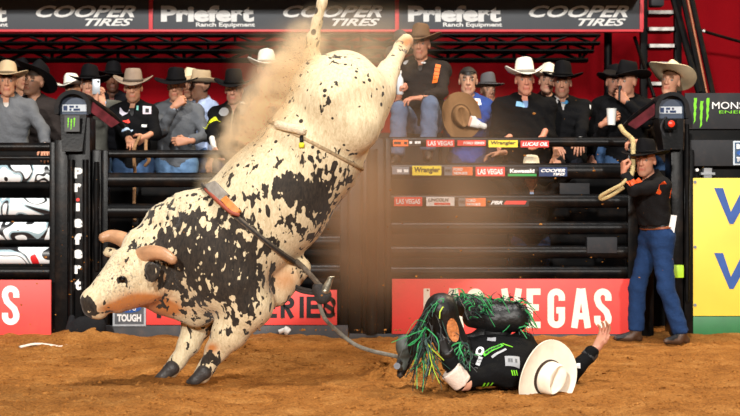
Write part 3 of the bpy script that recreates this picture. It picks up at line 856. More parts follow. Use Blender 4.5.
# posts and columns between the gates
def column(label, posts, loc):
    c = empty('chute_column', (fx(loc), FY, 0)); tag(c, label, 'post')
    for a in posts: post(c, *a[:3], depth=a[3], m=a[4] if len(a) > 4 else BLK)
    return c
cl = column('black steel column with white vertical lettering down its face', [(57, 70, 140, .22), (71, 93, 118, .30), (94, 103, 150, .2)], 80)
for i, ch in enumerate('Priefert'):
    y0, y1 = [(168, 178.5), (183.5, 192), (197, 211), (218.5, 227.5), (233, 244), (249, 258), (264.5, 273), (278, 289)][i]
    hw = {'P': 4.8, 'r': 3.4, 'i': 1.8, 'e': 4.6, 'f': 3.6, 't': 3}[ch]
    if ch == 'i':
        words(cl, 'ı', 81.2 - 1.8, 81.2 + 1.8, 203, 211, FY, FY - .15, WHITE, 0, .06); words(cl, '.', 81.2 - 1.8, 81.2 + 1.8, 198, 201.4, FY, FY - .15, RED, 0, .06)
    else:
        words(cl, ch, 81.2 - hw, 81.2 + hw, y0, y1, FY, FY - .15, WHITE, 0, .06)
for px in (75, 89):
    mb = MB(); mb.tube([(fx(px), FY - .17, z) for z in (.05, fz(160))], .028, 10); mb.build('pipe', BLK, cl, 'auto')
mb = MB(); mb.tube([(fx(99), FY - .13, fz(y)) for y in (162, 190, 215, 240, 270)], [.02, .035, .02, .035, .02], 10); mb.build('hydraulic_arm', BLK2, cl, 'auto')
cm = column('dusty brown-black double column between the two gates', [(349, 361, 148, .2), (363, 384, 138, .3)], 367)
mb = MB(); mb.tube([(fx(372), FY - .19, z) for z in (.05, fz(150))], .05, 12); mb.build('pipe', BLK, cm, 'auto')
cr = column('black steel column beside the standing man in jeans', [(639, 652, 150, .2), (668, 680, 128, .3), (682, 692, 150, .2)], 672)
mb = MB(); mb.tube([(fx(683), FY - .18, fz(y)) for y in (125, 160, 200, 250, 300)], [.018, .03, .018, .03, .018], 10); mb.build('hydraulic_arm', BLK2, cr, 'auto')
mb = MB(); mb.tube(spline([(fx(p), FY - .2, fz(q)) for p, q in ((662, 118), (657, 128), (662, 140))]), .012, 8); mb.build('hose', DKG, cr, 'auto')
mb = MB(); mb.tube(spline([(fx(p), FY - .2, fz(q)) for p, q in ((664, 122), (666, 136), (667, 146))]), .012, 8); mb.build('hose', DKG, cr, 'auto')

# arched control hoods on top of the columns
def hood(label, px, py_top, wpx, hpx, root_px, cowl_to, side):
    D = FY - .05
    t = empty('control_hood', (fx(root_px), D, fz(py_top + hpx))); tag(t, label, 'control box')
    R = wpx / 2 / F * D; cx = fx(px, D); zt = fz(py_top, D) - R; zb = fz(py_top + hpx, D)
    def arch(r0, r1, y0, y1):
        mb = MB(); n = 18
        ring = []
        for r in (r0, r1):
            pts = [(cx - r, zb)] + [(cx - r * math.cos(math.pi * i / n), zt + r * math.sin(math.pi * i / n)) for i in range(n + 1)] + [(cx + r, zb)]
            ring.append(pts)
        k = len(ring[0]); V = [(p[0], y, p[1]) for y in (y0, y1) for rr in ring for p in rr]
        Fc = []
        for i in range(k - 1):
            a, b = i, i + 1
            Fc += [(a, b, k + b, k + a), (2 * k + b, 2 * k + a, 3 * k + a, 3 * k + b), (k + a, k + b, 3 * k + b, 3 * k + a), (b, a, 2 * k + a, 2 * k + b)]
        return mb.add(V, Fc)
    arch(R * .78, R, D - .16, D + .25).build('arch', mat('hood_rubber', (22, 22, 24), .55, var=.3, vscale=14, dust=.08, spec=.12), t, 'auto')
    mb = MB(); n = 16; r = R * .78; pts = [(cx - r, zb), (cx + r, zb)] + [(cx + r * math.cos(math.pi * i / n), zt + r * math.sin(math.pi * i / n)) for i in range(n + 1)]
    mb.add([(p[0], D - .06, p[1]) for p in pts] + [(p[0], D + .2, p[1]) for p in pts], [tuple(range(len(pts))), tuple(reversed(range(len(pts), 2 * len(pts))))] + [(i, i + len(pts), (i + 1) % len(pts) + len(pts), (i + 1) % len(pts)) for i in range(len(pts))])
    mb.build('face_panel', mat('hood_panel', (40, 58, 84), .5, var=.15), t)
    s0 = MB(); s0.box(cx - r * .86, cx + r * .86, D - .075, D - .06, fz(py_top + 21, D), fz(py_top + 14, D), .003); pl = s0.build('sign_plate', paint((205, 212, 220)), t)
    letters('print_line', '-- -', cx - r * .35, cx + r * .25, fz(py_top + 17.2, D), fz(py_top + 15.2, D), D - .075, NAVY, pl, 0, .03)
    letters('print_line', '- ---', cx - r * .35, cx + r * .4, fz(py_top + 20.2, D), fz(py_top + 18, D), D - .075, NAVY, pl, 0, .03)
    s1 = MB(); s1.box(cx - r * .78, cx - r * .5, D - .08, D - .074, fz(py_top + 20, D), fz(py_top + 15.2, D)); s1.build('emblem', NAVY, pl)
    # tapering cowl below
    z1 = fz(cowl_to, D); w0, w1 = R * .72, R * .55
    mb = MB(); mb.add([(cx - w0, D - .12, zb), (cx + w0, D - .12, zb), (cx + w1, D - .19, z1), (cx - w1, D - .19, z1), (cx - w0, D + .2, zb), (cx + w0, D + .2, zb), (cx + w1, D + .1, z1), (cx - w1, D + .1, z1)],
                      [(0, 3, 2, 1), (0, 1, 5, 4), (1, 2, 6, 5), (2, 3, 7, 6), (3, 0, 4, 7), (4, 5, 6, 7)])
    mb.build('cowl', BLK, t)
    # slanting printed side shield
    sx = cx + side * R * 1.08
    mb = MB(); mb.add([(sx, D - .14, fz(py_top + 12, D)), (sx + side * .20, D + .05, fz(py_top + 31, D)), (sx + side * .13, D + .02, fz(py_top + 36, D)), (sx - side * .02, D - .14, fz(py_top + 22, D))], [(0, 1, 2, 3)])
    sh = mb.build('side_shield', mat('pink_print', (96, 34, 44), .5, var=.5, vscale=14), t)
    md = sh.modifiers.new('Solidify', 'SOLIDIFY'); md.thickness = .02
    mb = MB(); mb.tube(spline([(sx - side * .03, D - .05, fz(py_top + 9, D)), (sx + side * .13, D + .02, fz(py_top + 22, D)), (sx + side * .24, D + .1, fz(py_top + 36, D))]), .022, 8); mb.build('shield_rim', BLK, t, 'auto')
    return t, cx, R, D
h1, cx, R, D = hood('arched black control hood with a small green claw emblem below its plate', 76, 91, 36, 24, 76, 152, 1)
def claw(parent, px0, px1, py0, py1, D, y, m):
    """three ragged vertical slashes"""
    w = (px1 - px0) / 3.0
    for i in range(3):
        a = px0 + i * w; top = [0, .1, 0][i]; bot = [.86, 1.0, .80][i]; H = py1 - py0
        L_ = [(a + w * .12 + w * .06 * math.sin(k * 2.1 + i), py0 + H * (top + (bot - top) * k / 8)) for k in range(9)]
        R_ = [(a + w * (.62 - .035 * k) + w * .07 * math.sin(k * 2.7 + i * 2), py0 + H * (top + (bot - top) * k / 8)) for k in range(9)]
        R_[-1] = (L_[-1][0] + .05, L_[-1][1])
        pts = [(fx(p, D), fz(q, D)) for p, q in L_ + R_[::-1]]
        n = 9; V = [(p[0], y, p[1]) for p in pts]
        Fc = [(k, k + 1, 2 * n - 2 - k, 2 * n - 1 - k) for k in range(n - 1)]
        mesh_obj('claw_mark', V, Fc, m, parent)
CLAW = paint((120, 205, 40))
mb = MB(); mb.box(fx(70), fx(85), D - .215, D - .20, fz(133), fz(117), .003); pl = mb.build('emblem_plate', mat('emblem_grey', (66, 68, 68), .6), h1)
claw(pl, 72, 81, 119, 131, D, D - .218, CLAW)
h2, cx, R, D = hood('arched black control hood with a red button box beneath it', 669, 93, 34, 26, 669, 150, -1)
mb = MB(); mb.box(fx(658.5), fx(670), D - .26, D - .19, fz(131), fz(121), .006); bx_ = mb.build('button_box', BLK2, h2, 'auto')
mb = MB(); mb.tube([(fx(664.5), D - .262 - q, fz(125.5)) for q in (0, .012, .018)], [.03, .03, .02], 16); mb.build('red_button', mat('red_plastic', (240, 60, 35), .3), bx_, 'auto')

# ------------------------------------------------------------------ banners on the fence
def banner(label, px0, px1, py0, py1, m, D=FY - .16, thick=.03, name='banner'):
    t = empty(name, (fx((px0 + px1) / 2, D), D, fz(py1, D))); tag(t, label, 'banner')
    mb = MB(); mb.box(fx(px0, D), fx(px1, D), D, D + thick, fz(py1, D), fz(py0, D), .004); mb.build('board', m, t, 'auto')
    return t, D
def ribbon(pts, t):
    P = [np.array(p, float) for p in pts]; L_, R_ = [], []
    for i in range(len(P)):
        d0 = P[i] - P[i - 1] if i else P[1] - P[0]; d1 = P[i + 1] - P[i] if i < len(P) - 1 else P[i] - P[i - 1]
        d0 = d0 / np.linalg.norm(d0); d1 = d1 / np.linalg.norm(d1)
        n0 = np.array((-d0[1], d0[0])); n1 = np.array((-d1[1], d1[0])); m_ = n0 + n1; m_ = m_ / max(np.linalg.norm(m_), 1e-6)
        k = t / 2 / max(m_ @ n0, .45); L_.append(P[i] + m_ * k); R_.append(P[i] - m_ * k)
    n = len(P); return L_ + R_, [(i, i + 1, n + i + 1, n + i) for i in range(n - 1)]
def arc(cx, cy, rx, ry, a0, a1, n=10):
    return [(cx + rx * math.cos(math.radians(a0 + (a1 - a0) * i / n)), cy + ry * math.sin(math.radians(a0 + (a1 - a0) * i / n))) for i in range(n + 1)]
def glyph(ch, w, h, t):
    u = t / 2; r = w / 2 - u
    if ch == 'S':
        ry = h * .25 - u * .5; yt = u + ry; yb = h - u - ry
        return [[(w - u, h * .31)] + arc(w / 2, u + r, r, r, 0, -180) + [(u, h * .27), (u + r * .35, h * .41), (w - u - r * .35, h * .59), (w - u, h * .73)] + arc(w / 2, h - u - r, r, r, 0, 180) + [(u, h * .69)]]
    if ch == 'G': return [[(w - u, h * .31)] + arc(w / 2, u + r, r, r, 0, -180) + arc(w / 2, h - u - r, r, r, 180, 0) + [(w - u, h * .55)], [(w * .5, h * .55), (w, h * .55)]]
    if ch == 'O': return [arc(w / 2, u + r, r, r, 0, -180) + arc(w / 2, h - u - r, r, r, 180, 0) + [(w - u, u + r)]]
    if ch == 'U': return [[(u, 0)] + arc(w / 2, h - u - r, r, r, 180, 0) + [(w - u, 0)]]
    if ch == 'L': return [[(u, 0), (u, h - u), (w, h - u)]]
    if ch == 'I': return [[(u, 0), (u, h)]]
    if ch == 'T': return [[(0, u), (w, u)], [(w / 2, 0), (w / 2, h)]]
    if ch == 'H': return [[(u, 0), (u, h)], [(w - u, 0), (w - u, h)], [(0, h / 2), (w, h / 2)]]
    if ch == 'E': return [[(w, u), (u, u), (u, h - u), (w, h - u)], [(0, h * .48), (w * .88, h * .48)]]
    if ch == 'A': return [[(u, h), (w / 2 - u * .35, 0)], [(w - u, h), (w / 2 + u * .35, 0)], [(w * .22, h * .7), (w * .78, h * .7)]]
    if ch == 'V': return [[(u, 0), (w / 2 - u * .35, h)], [(w - u, 0), (w / 2 + u * .35, h)]]
    if ch == 'R': return [[(u, h), (u, u), (w / 2, u)] + arc(w / 2, h * .29, r, h * .29 - u, -80, 90) + [(w * .40, h * .58 - u), (w - u, h)]]
def block(parent, s_, xs_, w, py0, py1, t, D, m, wd={}):
    for ch, x0 in zip(s_, xs_):
        V = []; Fc = []; dep = []
        for st_ in glyph(ch, wd.get(ch, w), py1 - py0, t):
            a, b = ribbon(st_, t); dep += [.003 + .0006 * len(set(dep))] * len(a); Fc += [tuple(i + len(V) for i in f) for f in b]; V += a
        n = len(V); A = [(fx(x0 + p[0], D), D - dp_, fz(py0 + p[1], D)) for p, dp_ in zip(V, dep)]
        mesh_obj('letter', A, Fc, m, parent)
RBAN = mat('red_banner', (242, 72, 66), .5, var=.06, vscale=3, dust=.22)
b1, D = banner('red banner with one white letter at the foot of the printed gate', -60, 51, 280, 335, RBAN)
block(b1, 'S', [2], 17.5, 285.5, 325, 6.2, D, WHITE)
block(b1, 'A', [-22], 19, 285.5, 325, 6.2, D, WHITE)
b2, D = banner('red and black tough series banner behind the bull\'s legs', 120, 337, 290, 325, RBAN)
block(b2, 'SERIES', [246, 263, 280.5, 299.5, 306.5, 322], 14, 296.5, 318, 4.4, D, BLKP)
block(b2, 'TOUGH', [152, 168, 185, 202, 219], 14, 296.5, 318, 4.4, D, BLKP)
mb = MB(); mb.box(fx(113, D), fx(146, D), D - .012, D, fz(326, D), fz(290, D)); pl = mb.build('badge', mat('badge_silver', (180, 186, 192), .35, metal=.4), b2)
mb = MB(); mb.box(fx(115, D), fx(144, D), D - .016, D - .012, fz(324, D), fz(292, D)); pl2 = mb.build('badge_field', mat('badge_grey', (84, 88, 94), .4), b2)
words(pl2, 'BUILT', 118, 141, 294, 302, D, D - .014, WHITE, 0, .05); words(pl2, 'TOUGH', 117.5, 141.5, 314, 321.5, D, D - .014, WHITE, 0, .05)
mb = MB(); mb.tube([(fx(129.5, D), D - .016 - q, fz(308, D)) for q in (0, .004)], .105, 24, squash=(1.0, .38)); ov = mb.build('oval', BLUE, pl2); words(ov, 'Ford', 122, 137, 305.5, 310.5, D, D - .017, WHITE, .2, .02)
mb = MB(); mb.box(fx(104, D), fx(348, D), D - .005, D + .05, -.05, fz(325.5, D), .006); kb = mb.build('kick_board', mat('kick_grey', (62, 63, 66), .6, var=.2, dust=.3), b2, 'auto')
b3, D = banner('long red banner with two words in large cream capitals', 392, 638, 279, 334, RBAN)
CRM = mat('cream_print', (242, 234, 216), .55, var=.05)
block(b3, 'LAS', [423.5, 443, 466.5], 17.5, 288.5, 328, 6.4, D, CRM, {'L': 14, 'A': 21})
block(b3, 'VEGAS', [501, 526.5, 547.5, 571, 594], 17.5, 288.5, 328, 6.4, D, CRM, {'E': 14, 'V': 21, 'A': 20})
mb = MB(); mb.box(fx(349, D), fx(640, D), D + .005, D + .05, -.05, fz(334, D), .006); mb.build('kick_board', mat('kick_grey', (62, 63, 66), .6), b3, 'auto')
mb = MB(); mb.box(fx(-60, FY - .15), fx(56, FY - .15), FY - .145, FY - .1, -.05, fz(335, FY - .15), .006); mb.build('kick_board', MATS['kick_grey'], b1, 'auto')
# right hand boards
b4, D = banner('yellow banner with stacked blue capital Ws', 693, 800, 178, 316, mat('yellow_banner', (236, 204, 70), .5, var=.08, vscale=2), D=FY - .1)
WB = mat('w_blue', (34, 78, 150), .5)
def big_w(px0, px1, py0, py1):
    w = px1 - px0; H = py1 - py0; k = w * .155
    out = [(0, 0), (k, 0), (w * .29, H * .66), (w * .5, 0), (w * .71, H * .66), (w - k, 0), (w, 0), (w * .735, H), (w * .665, H), (w * .5, H * .52), (w * .335, H), (w * .265, H)]
    pts = [(fx(px0 + a, D), fz(py0 + b, D)) for a, b in out]
    V = [(p[0], D - .004, p[1]) for p in pts]
    mesh_obj('letter', V, [(0, 1, 2, 11), (11, 2, 10), (2, 3, 9, 10), (3, 4, 8, 9), (4, 7, 8), (4, 5, 6, 7)], WB, b4)
big_w(714, 772, 188, 224); big_w(714, 772, 253, 289)
mb = MB(); mb.box(fx(693, D), fx(800, D), D - .01, D + .03, fz(336, D), fz(316.5, D), .004); mb.build('lower_board', mat('green_board', (36, 110, 60), .5, var=.1), b4, 'auto')
mb = MB(); mb.box(fx(693, D), fx(800, D), D + .0, D + .04, -.05, fz(336, D), .004); mb.build('kick_board', MATS['kick_grey'], b4, 'auto')
for y in (182, 247, 305):
    mb = MB(); mb.tube([(fx(695, D), D - q, fz(y, D)) for q in (0, .008)], .014, 10); mb.build('bolt', GREYP, b4, 'auto')
b5, D = banner('charcoal board with green claw slashes and white energy drink lettering', 685, 800, 93, 129, DKG, D=FY + .05)
claw(b5, 693, 712, 98, 128, D, D - .003, CLAW)
words(b5, 'MONSTER', 712, 764, 102, 109, D, D, WHITE, 0, .0); words(b5, 'ENERGY', 719, 760, 110.5, 113.5, D, D, CLAW, 0, .0)
b6, D = banner('plain charcoal board with a small badge above the yellow banner', 690, 800, 140, 166, DKG, D=FY - .02)
mb = MB(); mb.box(fx(733, D), fx(756, D), D - .01, D, fz(165, D), fz(141, D)); pl = mb.build('badge', paint((200, 212, 222)), b6)
mb = MB(); mb.box(fx(734.5, D), fx(754.5, D), D - .014, D - .01, fz(163.5, D), fz(142.5, D)); pl2 = mb.build('badge_field', paint((60, 84, 110)), b6)
words(pl2, 'BUILT', 736, 753, 144, 149, D, D - .012, WHITE, 0, .05); words(pl2, 'TOUGH', 736, 753, 157, 162, D, D - .012, WHITE, 0, .05)
mb = MB(); mb.tube([(fx(744.5, D), D - .014 - q, fz(153, D)) for q in (0, .004)], .075, 20, squash=(1.0, .38)); ov = mb.build('oval', BLUE, pl2); words(ov, 'Ford', 739.5, 749.5, 151.3, 155, D, D - .016, WHITE, .2, .02)
for p, q in ((692, 155), (692, 163), (692, 170), (697, 170)):
    mb = MB(); mb.tube([(fx(p, D), D - qq, fz(q, D)) for qq in (-.02, .012)], .014, 10); mb.build('bolt', WHITE, b6, 'auto')
mb = MB(); mb.box(fx(704, FY), fx(712, FY), FY + .0, FY + .08, fz(178), fz(168), .004).box(fx(701, FY), fx(715, FY), FY - .01, FY + .09, fz(175), fz(172.5), .004); mb.build('bracket', paint((150, 152, 156)), b6, 'auto')
mb = MB(); mb.box(fx(690), fx(800), FY + .09, FY + .17, -.05, fz(93), .006); mb.build('backing_frame', BLK2, b6, 'auto')

# ------------------------------------------------------------------ viewing platform
pf = empty('viewing_platform', (0, 15.17, 0)); tag(pf, 'dark steel deck right behind the chutes where the front row stands', 'platform')
mb = MB(); mb.box(-5.2, 5.2, 14.76, 15.56, .52, .595, .01); mb.build('deck', BLK2, pf, 'auto')
pu = empty('viewing_platform', (0, 16.9, 0)); tag(pu, 'raised dark steel deck under the back row of spectators', 'platform')
mb = MB(); mb.box(-5.2, 5.2, 15.60, 18.2, .70, .795, .01); mb.build('deck', BLK2, pu, 'auto')
mb = MB(); mb.box(-5.2, 5.2, 15.60, 15.64, .0, .70, .0); mb.build('riser', BLK2, pu)
cbk = empty('chute_darkening_panel', (0, 14.68, 0)); tag(cbk, 'black panel added in front of the deck to darken the chutes', 'panel')  # solid sheets added, heights set so the gaps between the rails go dark
for i_ in range(8):
    mb = MB(); mb.box(-5.2 + i_ * 1.3, -3.92 + i_ * 1.3, 14.66, 14.70, .0, (1.68, 1.68, 1.34, 1.34, 1.45, 1.5, 1.5, 1.5)[i_], .004); mb.build('sheet', BLK2, cbk)
bw_ = MB(); bw_.box(-6.5, 6.5, 18.3, 18.4, 0, 2.0); tag(bw_.build('wall_rear_added', mat('rear_black', (16, 14, 15), .8, var=.3)), 'low black wall added to darken the view behind the platform', 'wall', kind='structure')  # added only to darken the background below the curtain
for x in np.arange(-5, 5.1, 1.25):
    mb = MB(); mb.tube([(x, 14.78, 0), (x, 14.78, .54)], .04, 10); mb.build('leg', BLK2, pf, 'auto')

# ------------------------------------------------------------------ overhead sponsor board and truss
OD = 16.9
ob_ = empty('sponsor_header', (fx(320, OD), OD, fz(31, OD))); tag(ob_, 'long charcoal sponsor header board edged in red above the crowd', 'banner')
HB = mat('header_charcoal', (72, 76, 82), .6, var=.08, vscale=2)
REDT = mat('red_trim', (226, 60, 70), .5, var=.05)
def hx(p): return fx(p, OD)
def hz(p): return fz(p, OD)
for p0, p1 in ((-100, 149), (153, 395), (399, 641)):
    mb = MB(); mb.box(hx(p0), hx(p1), OD, OD + .06, hz(29.5), hz(-25), .004); mb.build('board', HB, ob_, 'auto')
mb = MB(); mb.box(hx(-100), hx(643), OD - .02, OD + .08, hz(32), hz(29.5), .004); mb.build('edge_strip', REDT, ob_, 'auto')
for p in (149, 395, 639.5):
    mb = MB(); mb.box(hx(p), hx(p + 4), OD - .02, OD + .08, hz(29.5), hz(-25), .003); mb.build('edge_strip', REDT, ob_, 'auto')
for x0 in (36, 283, 529):
    words(ob_, 'COOPER', x0, x0 + 100, 5.5, 17.5, OD, OD, WHITE, .38, .03); words(ob_, 'TIRES', x0 + 49, x0 + 97, 18.5, 26, OD, OD, WHITE, .38, .03)
for x0 in (-86, 161, 408):
    words(ob_, 'Priefert', x0, x0 + 93, 5.5, 22, OD, OD, WHITE, 0, .05); words(ob_, 'Ranch Equipment', x0 + 35, x0 + 94, 22.5, 28, OD, OD, WHITE, 0, .03)
# dark roof lip in front of the header, shading its top
mb = MB(); mb.box(hx(-110), hx(639), OD - .72, OD, hz(-1.5), hz(-5), .01); lip = mb.build('canopy_edge', BLK2); tag(lip, 'thin black canopy jutting out over the top of the sponsor header', 'canopy')
def truss(label, y_top, y_bot, px0, px1, D, depth, cell, rr):
    t = empty('roof_truss', (fx((px0 + px1) / 2, D), D, fz(y_bot, D))); tag(t, label, 'truss', 'black trusses under the header')
    for yy in (y_top, y_bot):
        for dd in (0, depth):
            mb = MB(); mb.tube([(fx(px0, D), D + dd, fz(yy, D)), (fx(px1, D), D + dd, fz(yy, D))], rr, 8); mb.build('chord', BLK2, t, 'auto')
    x = px0; k = 0
    while x < px1 - 1:
        x2 = min(x + cell, px1)
        for dd in (0,):
            a, b = (y_top, y_bot) if (k + (dd > 0)) % 2 else (y_bot, y_top)
            mb = MB(); mb.tube([(fx(x, D), D + dd, fz(a, D)), (fx(x2, D), D + dd, fz(b, D))], rr * .75, 6); mb.build('web_bar', BLK2, t, 'auto')
        if k % 3 == 0:
            mb = MB(); mb.tube([(fx(x, D), D, fz(y_top, D)), (fx(x, D), D, fz(y_bot, D))], rr * .8, 6); mb.build('web_bar', BLK2, t, 'auto')
        x = x2; k += 1
    return t
truss('upper black lattice truss right under the header board', 35, 43, -80, 600, 17.6, .10, 21, .020)
truss('middle black lattice truss under the header board', 43, 51, -80, 594, 17.8, .10, 24, .020)
truss('lowest black lattice truss above the spectators\' hats', 51, 60, -80, 588, 18.0, .10, 22, .026)
# stair tower on the right
st = empty('stair_tower', (fx(665, 17.3), 17.3, .8)); tag(st, 'black steel stair tower with pale worn treads beside the red curtain', 'stairs')
SD = 17.3
def sx(p): return fx(p, SD)
def sz(p): return fz(p, SD)
for a, b in ((640, 647), (674, 681)):
    mb = MB(); mb.box(sx(a), sx(b), SD - .05, SD + .05, .8, sz(-25), .006); mb.build('upright', BLK2, st, 'auto')
TR = mat('worn_tread', (176, 172, 166), .5, var=.6, vscale=9)
for i, y in enumerate((-5, 13, 30, 47, 65, 85, 105, 126)):
    mb = MB(); mb.box(sx(646), sx(674), SD - .04 - .03 * i, SD + .3 - .03 * i, sz(y + 1.8), sz(y - 2), .004); tr = mb.build('tread', BLK2, st, 'auto')
    mb = MB(); mb.box(sx(647.5), sx(672), SD - .05 - .03 * i, SD - .04 - .03 * i, sz(y + 1.6), sz(y - 1.8)); mb.build('nosing', TR, tr)
for (a, b), (c, d), rr in (((677, -20), (694, 96), .030), ((686.5, -15), (703, 97), .030), ((672, 0), (690, 96), .04), ((633, 38), (646, 100), .02), ((683, -15), (697, 96), .012)):
    mb = MB(); mb.tube([(sx(a), SD - .1, sz(b)), (sx(c), SD - .5, sz(d))], rr, 8); mb.build('handrail', BLK2 if rr > .015 else mat('copper_edge', (170, 110, 80), .4, metal=.5), st, 'auto')
mb = MB(); mb.box(sx(648), sx(661), SD - .2, SD, sz(8), sz(-3), .02); mb.build('lamp_housing', DKG, st, 'auto')
cb = MB(); cb.tube(spline([W(694, 27, 18.4), W(703, 31, 18.4), W(720, 36, 18.5), W(745, 43, 18.6), W(790, 55, 18.7)]), .018, 8); cab = cb.build('cable', BLK2, None, 'auto'); tag(cab, 'thin black cable sagging across the red curtain', 'cable')
mb = MB(); mb.tube([W(703, 30.8, 18.38), W(704.4, 31, 18.36)], .014, 8); mb.build('clip', WHITE, cab)
dp = MB(); dp.tube([W(608, 30, 17.4), (W(608, 30, 17.4).x, 17.4, .80)], .045, 12); dpo = dp.build('support_pole', BLK2, None, 'auto'); tag(dpo, 'black upright pole in front of the red curtain at the end of the trusses', 'pole')
# ------------------------------------------------------------------ the bull
BD = 10.6
def Bp(px, py, dd=0.0): return np.array(W(px, py, BD + dd))
def bull():
    S = Sdf()
    c = lambda a, b, ra, rb, k=.1: S.cone(Bp(*a), Bp(*b), ra, rb, k)
    # barrel
    c((340, 104, .10), (311, 154, .06), .315, .335)
    c((311, 154, .06), (273, 200, .02), .335, .375)
    c((273, 200, .02), (225, 250, 0), .375, .385)
    S.ball(Bp(322, 88, .02), .20, .12); S.ball(Bp(352, 94, -.02), .235, .1); S.ball(Bp(345, 80, .22), .2, .12)
    # haunch, near side
    c((336, 104, -.13), (353, 126, -.15), .22, .165, .08)
    c((353, 126, -.15), (376, 92, .12), .165, .115, .08)
    c((378, 92, .12), (389, 70, .42), .115, .075, .05)
    c((389, 70, .42), (401, 48, .82), .066, .05, .04)
    c((401, 48, .82), (406, 41, .93), .055, .055, .03)
    # haunch, far side (kicked out behind the near one)
    c((335, 92, .30), (362, 118, .36), .2, .15, .08)
    c((362, 118, .36), (372, 90, .62), .15, .1, .06)
    c((372, 90, .62), (386, 74, .92), .08, .062, .05)
    c((386, 74, .92), (396, 56, 1.28), .062, .05, .04)
    # tail
    tl = [Bp(316, 66, .06), Bp(311, 58, .05), Bp(313, 40, .03), Bp(317, 22, .02), Bp(322, 3, .0), Bp(330, -30, 0), Bp(337, -55, 0)]
    tr = [.07, .055, .045, .033, .031, .028, .034]
    for i in range(len(tl) - 1): S.cone(tl[i], tl[i + 1], tr[i], tr[i + 1], .03)
    # shoulder mass and hump
    c((205, 228, .0), (232, 218, 0), .22, .23, .12)
    S.ell(Bp(222, 262, -.20), (.26, .2, .33), None, .1); S.ell(Bp(212, 262, .20), (.26, .2, .31), None, .1)
    c((185, 220, .0), (168, 228, -.02), .185, .165, .1)
    c((168, 228, -.03), (153, 244, -.08), .15, .12, .06)
    c((200, 250, 0), (165, 262, -.05), .33, .235, .12)
    c((185, 282, 0), (165, 292, -.05), .22, .14, .1)
    c((205, 292, 0), (245, 295, 0), .2, .17, .1)
    # head: f forward, l near-side lateral
    c((150, 260, -.10), (137, 271, -.17), .175, .165, .06)
    c((137, 271, -.17), (112, 291, -.27), .155, .108, .05)
    c((112, 292, -.27), (97, 303, -.31), .095, .082, .04)
    c((94, 304, -.31), (93, 308, -.31), .076, .066, .03)
    c((126, 266, -.19), (97, 297, -.30), .115, .074, .05)
    c((152, 286, -.14), (118, 301, -.26), .115, .08, .05)
    S.ball(Bp(100, 312, -.30), .045, .04); S.ball(Bp(92, 300, -.30), .07, .04)
    c((150, 296, -.10), (196, 312, 0), .065, .10, .08); S.ball(Bp(140, 246, -.06), .10, .06); S.ball(Bp(150, 290, -.22), .07, .06)
    S.ball(Bp(138, 244, -.1), .085, .06)
    S.ball(Bp(123.5, 276, -.33), .032, .035)                    # brow over the near eye
    S.ball(Bp(122.0, 280, -.362), .020, .02, True)
    S.ball(Bp(86.5, 308, -.385), .016, .015, True); S.ball(Bp(83, 305, -.30), .016, .015, True)
    c((97, 314, -.39), (112, 311, -.355), .012, .010, .012); S.P[-1] = S.P[-1][:-1] + (True,)
    # near ear, hanging back below the horn
    S.cone(Bp(147, 262, -.26), Bp(153, 271, -.37), .028, .05, .02); S.cone(Bp(153, 271, -.37), Bp(151, 287, -.38), .046, .012, .02)
    S.ell(Bp(153, 271, -.425), (.028, .035, .045), None, .015, True)
    S.cone(Bp(134, 258, .03), Bp(108, 252, .10), .03, .035, .03)
    # fore legs
    c((238, 285, -.20), (248, 304, -.19), .19, .165, .08)
    c((248, 304, -.19), (230, 332, -.16), .150, .118, .06)
    c((230, 332, -.16), (217, 350, -.14), .112, .080, .04)
    c((217, 350, -.14), (207, 367, -.13), .070, .052, .03)
    c((207, 367, -.13), (202, 375, -.13), .056, .058, .03)
    c((203, 300, .22), (200, 318, .2), .17, .125, .08)
    c((200, 318, .2), (189, 344, .16), .105, .078, .05)
    c((189, 344, .16), (178, 361, .14), .070, .052, .03)
    c((178, 361, .14), (170, 371, .13), .054, .056, .03)
    c((300, 268, .02), (276, 292, -.04), .075, .10, .06)          # brisket fold behind the elbow
    V, Q = sculpt(S, .0135)
    # coat: how dark the patches run, from the animal's own markings (side view coordinates)
    px = 370 + V[:, 0] / V[:, 1] * F; py = HY - (V[:, 2] - CH) / V[:, 1] * F
    dk = np.full(len(V), .13)
    def blob(x, y, rx, ry, a, ang=0):
        ca, sa = math.cos(math.radians(ang)), math.sin(math.radians(ang))
        u = ((px - x) * ca + (py - y) * sa) / rx; v = ((py - y) * ca - (px - x) * sa) / ry
        dk[:] = dk + a * np.exp(-(u * u + v * v))
    rump = np.clip((175 - py) / 45, 0, 1) * (px > 240); dk -= .12 * rump
    blob(308, 190, 38, 24, .46, -20); blob(280, 182, 24, 14, .22); blob(328, 205, 18, 26, .2)
    blob(215, 268, 36, 32, .52); blob(240, 250, 24, 30, .3); blob(250, 300, 22, 20, .36); blob(228, 226, 16, 22, .30)
    blob(178, 262, 22, 24, .36); blob(195, 245, 20, 30, .30); blob(172, 240, 12, 20, .24)
    blob(275, 240, 22, 20, -.02); blob(262, 215, 14, 12, .05); blob(262, 268, 16, 14, .14)
    blob(185, 208, 20, 12, .04); blob(337, 60, 12, 6, .5, 0); blob(402, 50, 6, 6, .5)
    blob(312, 48, 8, 16, .34); blob(320, 12, 10, 20, -.02); blob(345, 150, 16, 10, .15)
    blob(143, 246, 9, 6, .33); blob(222, 345, 12, 10, .05); blob(222, 352, 8, 5, .32, -30); blob(209, 362, 11, 11, 1.0); blob(186, 322, 10, 8, .05)
    front = np.clip((py - 150) / 60, 0, 1) * (py < 335)
    dk += .12 * front
    blob(160, 275, 14, 20, .14); blob(172, 258, 22, 32, .26); blob(178, 225, 22, 22, .16); blob(190, 300, 22, 14, .2); blob(312, 30, 8, 30, .22); blob(316, 205, 26, 34, .14); blob(240, 300, 30, 22, .18); blob(262, 245, 30, 26, .08); blob(168, 215, 14, 10, .06)
    dk = np.minimum(dk, .86)
    hd = (px < 158) & (py > 238)
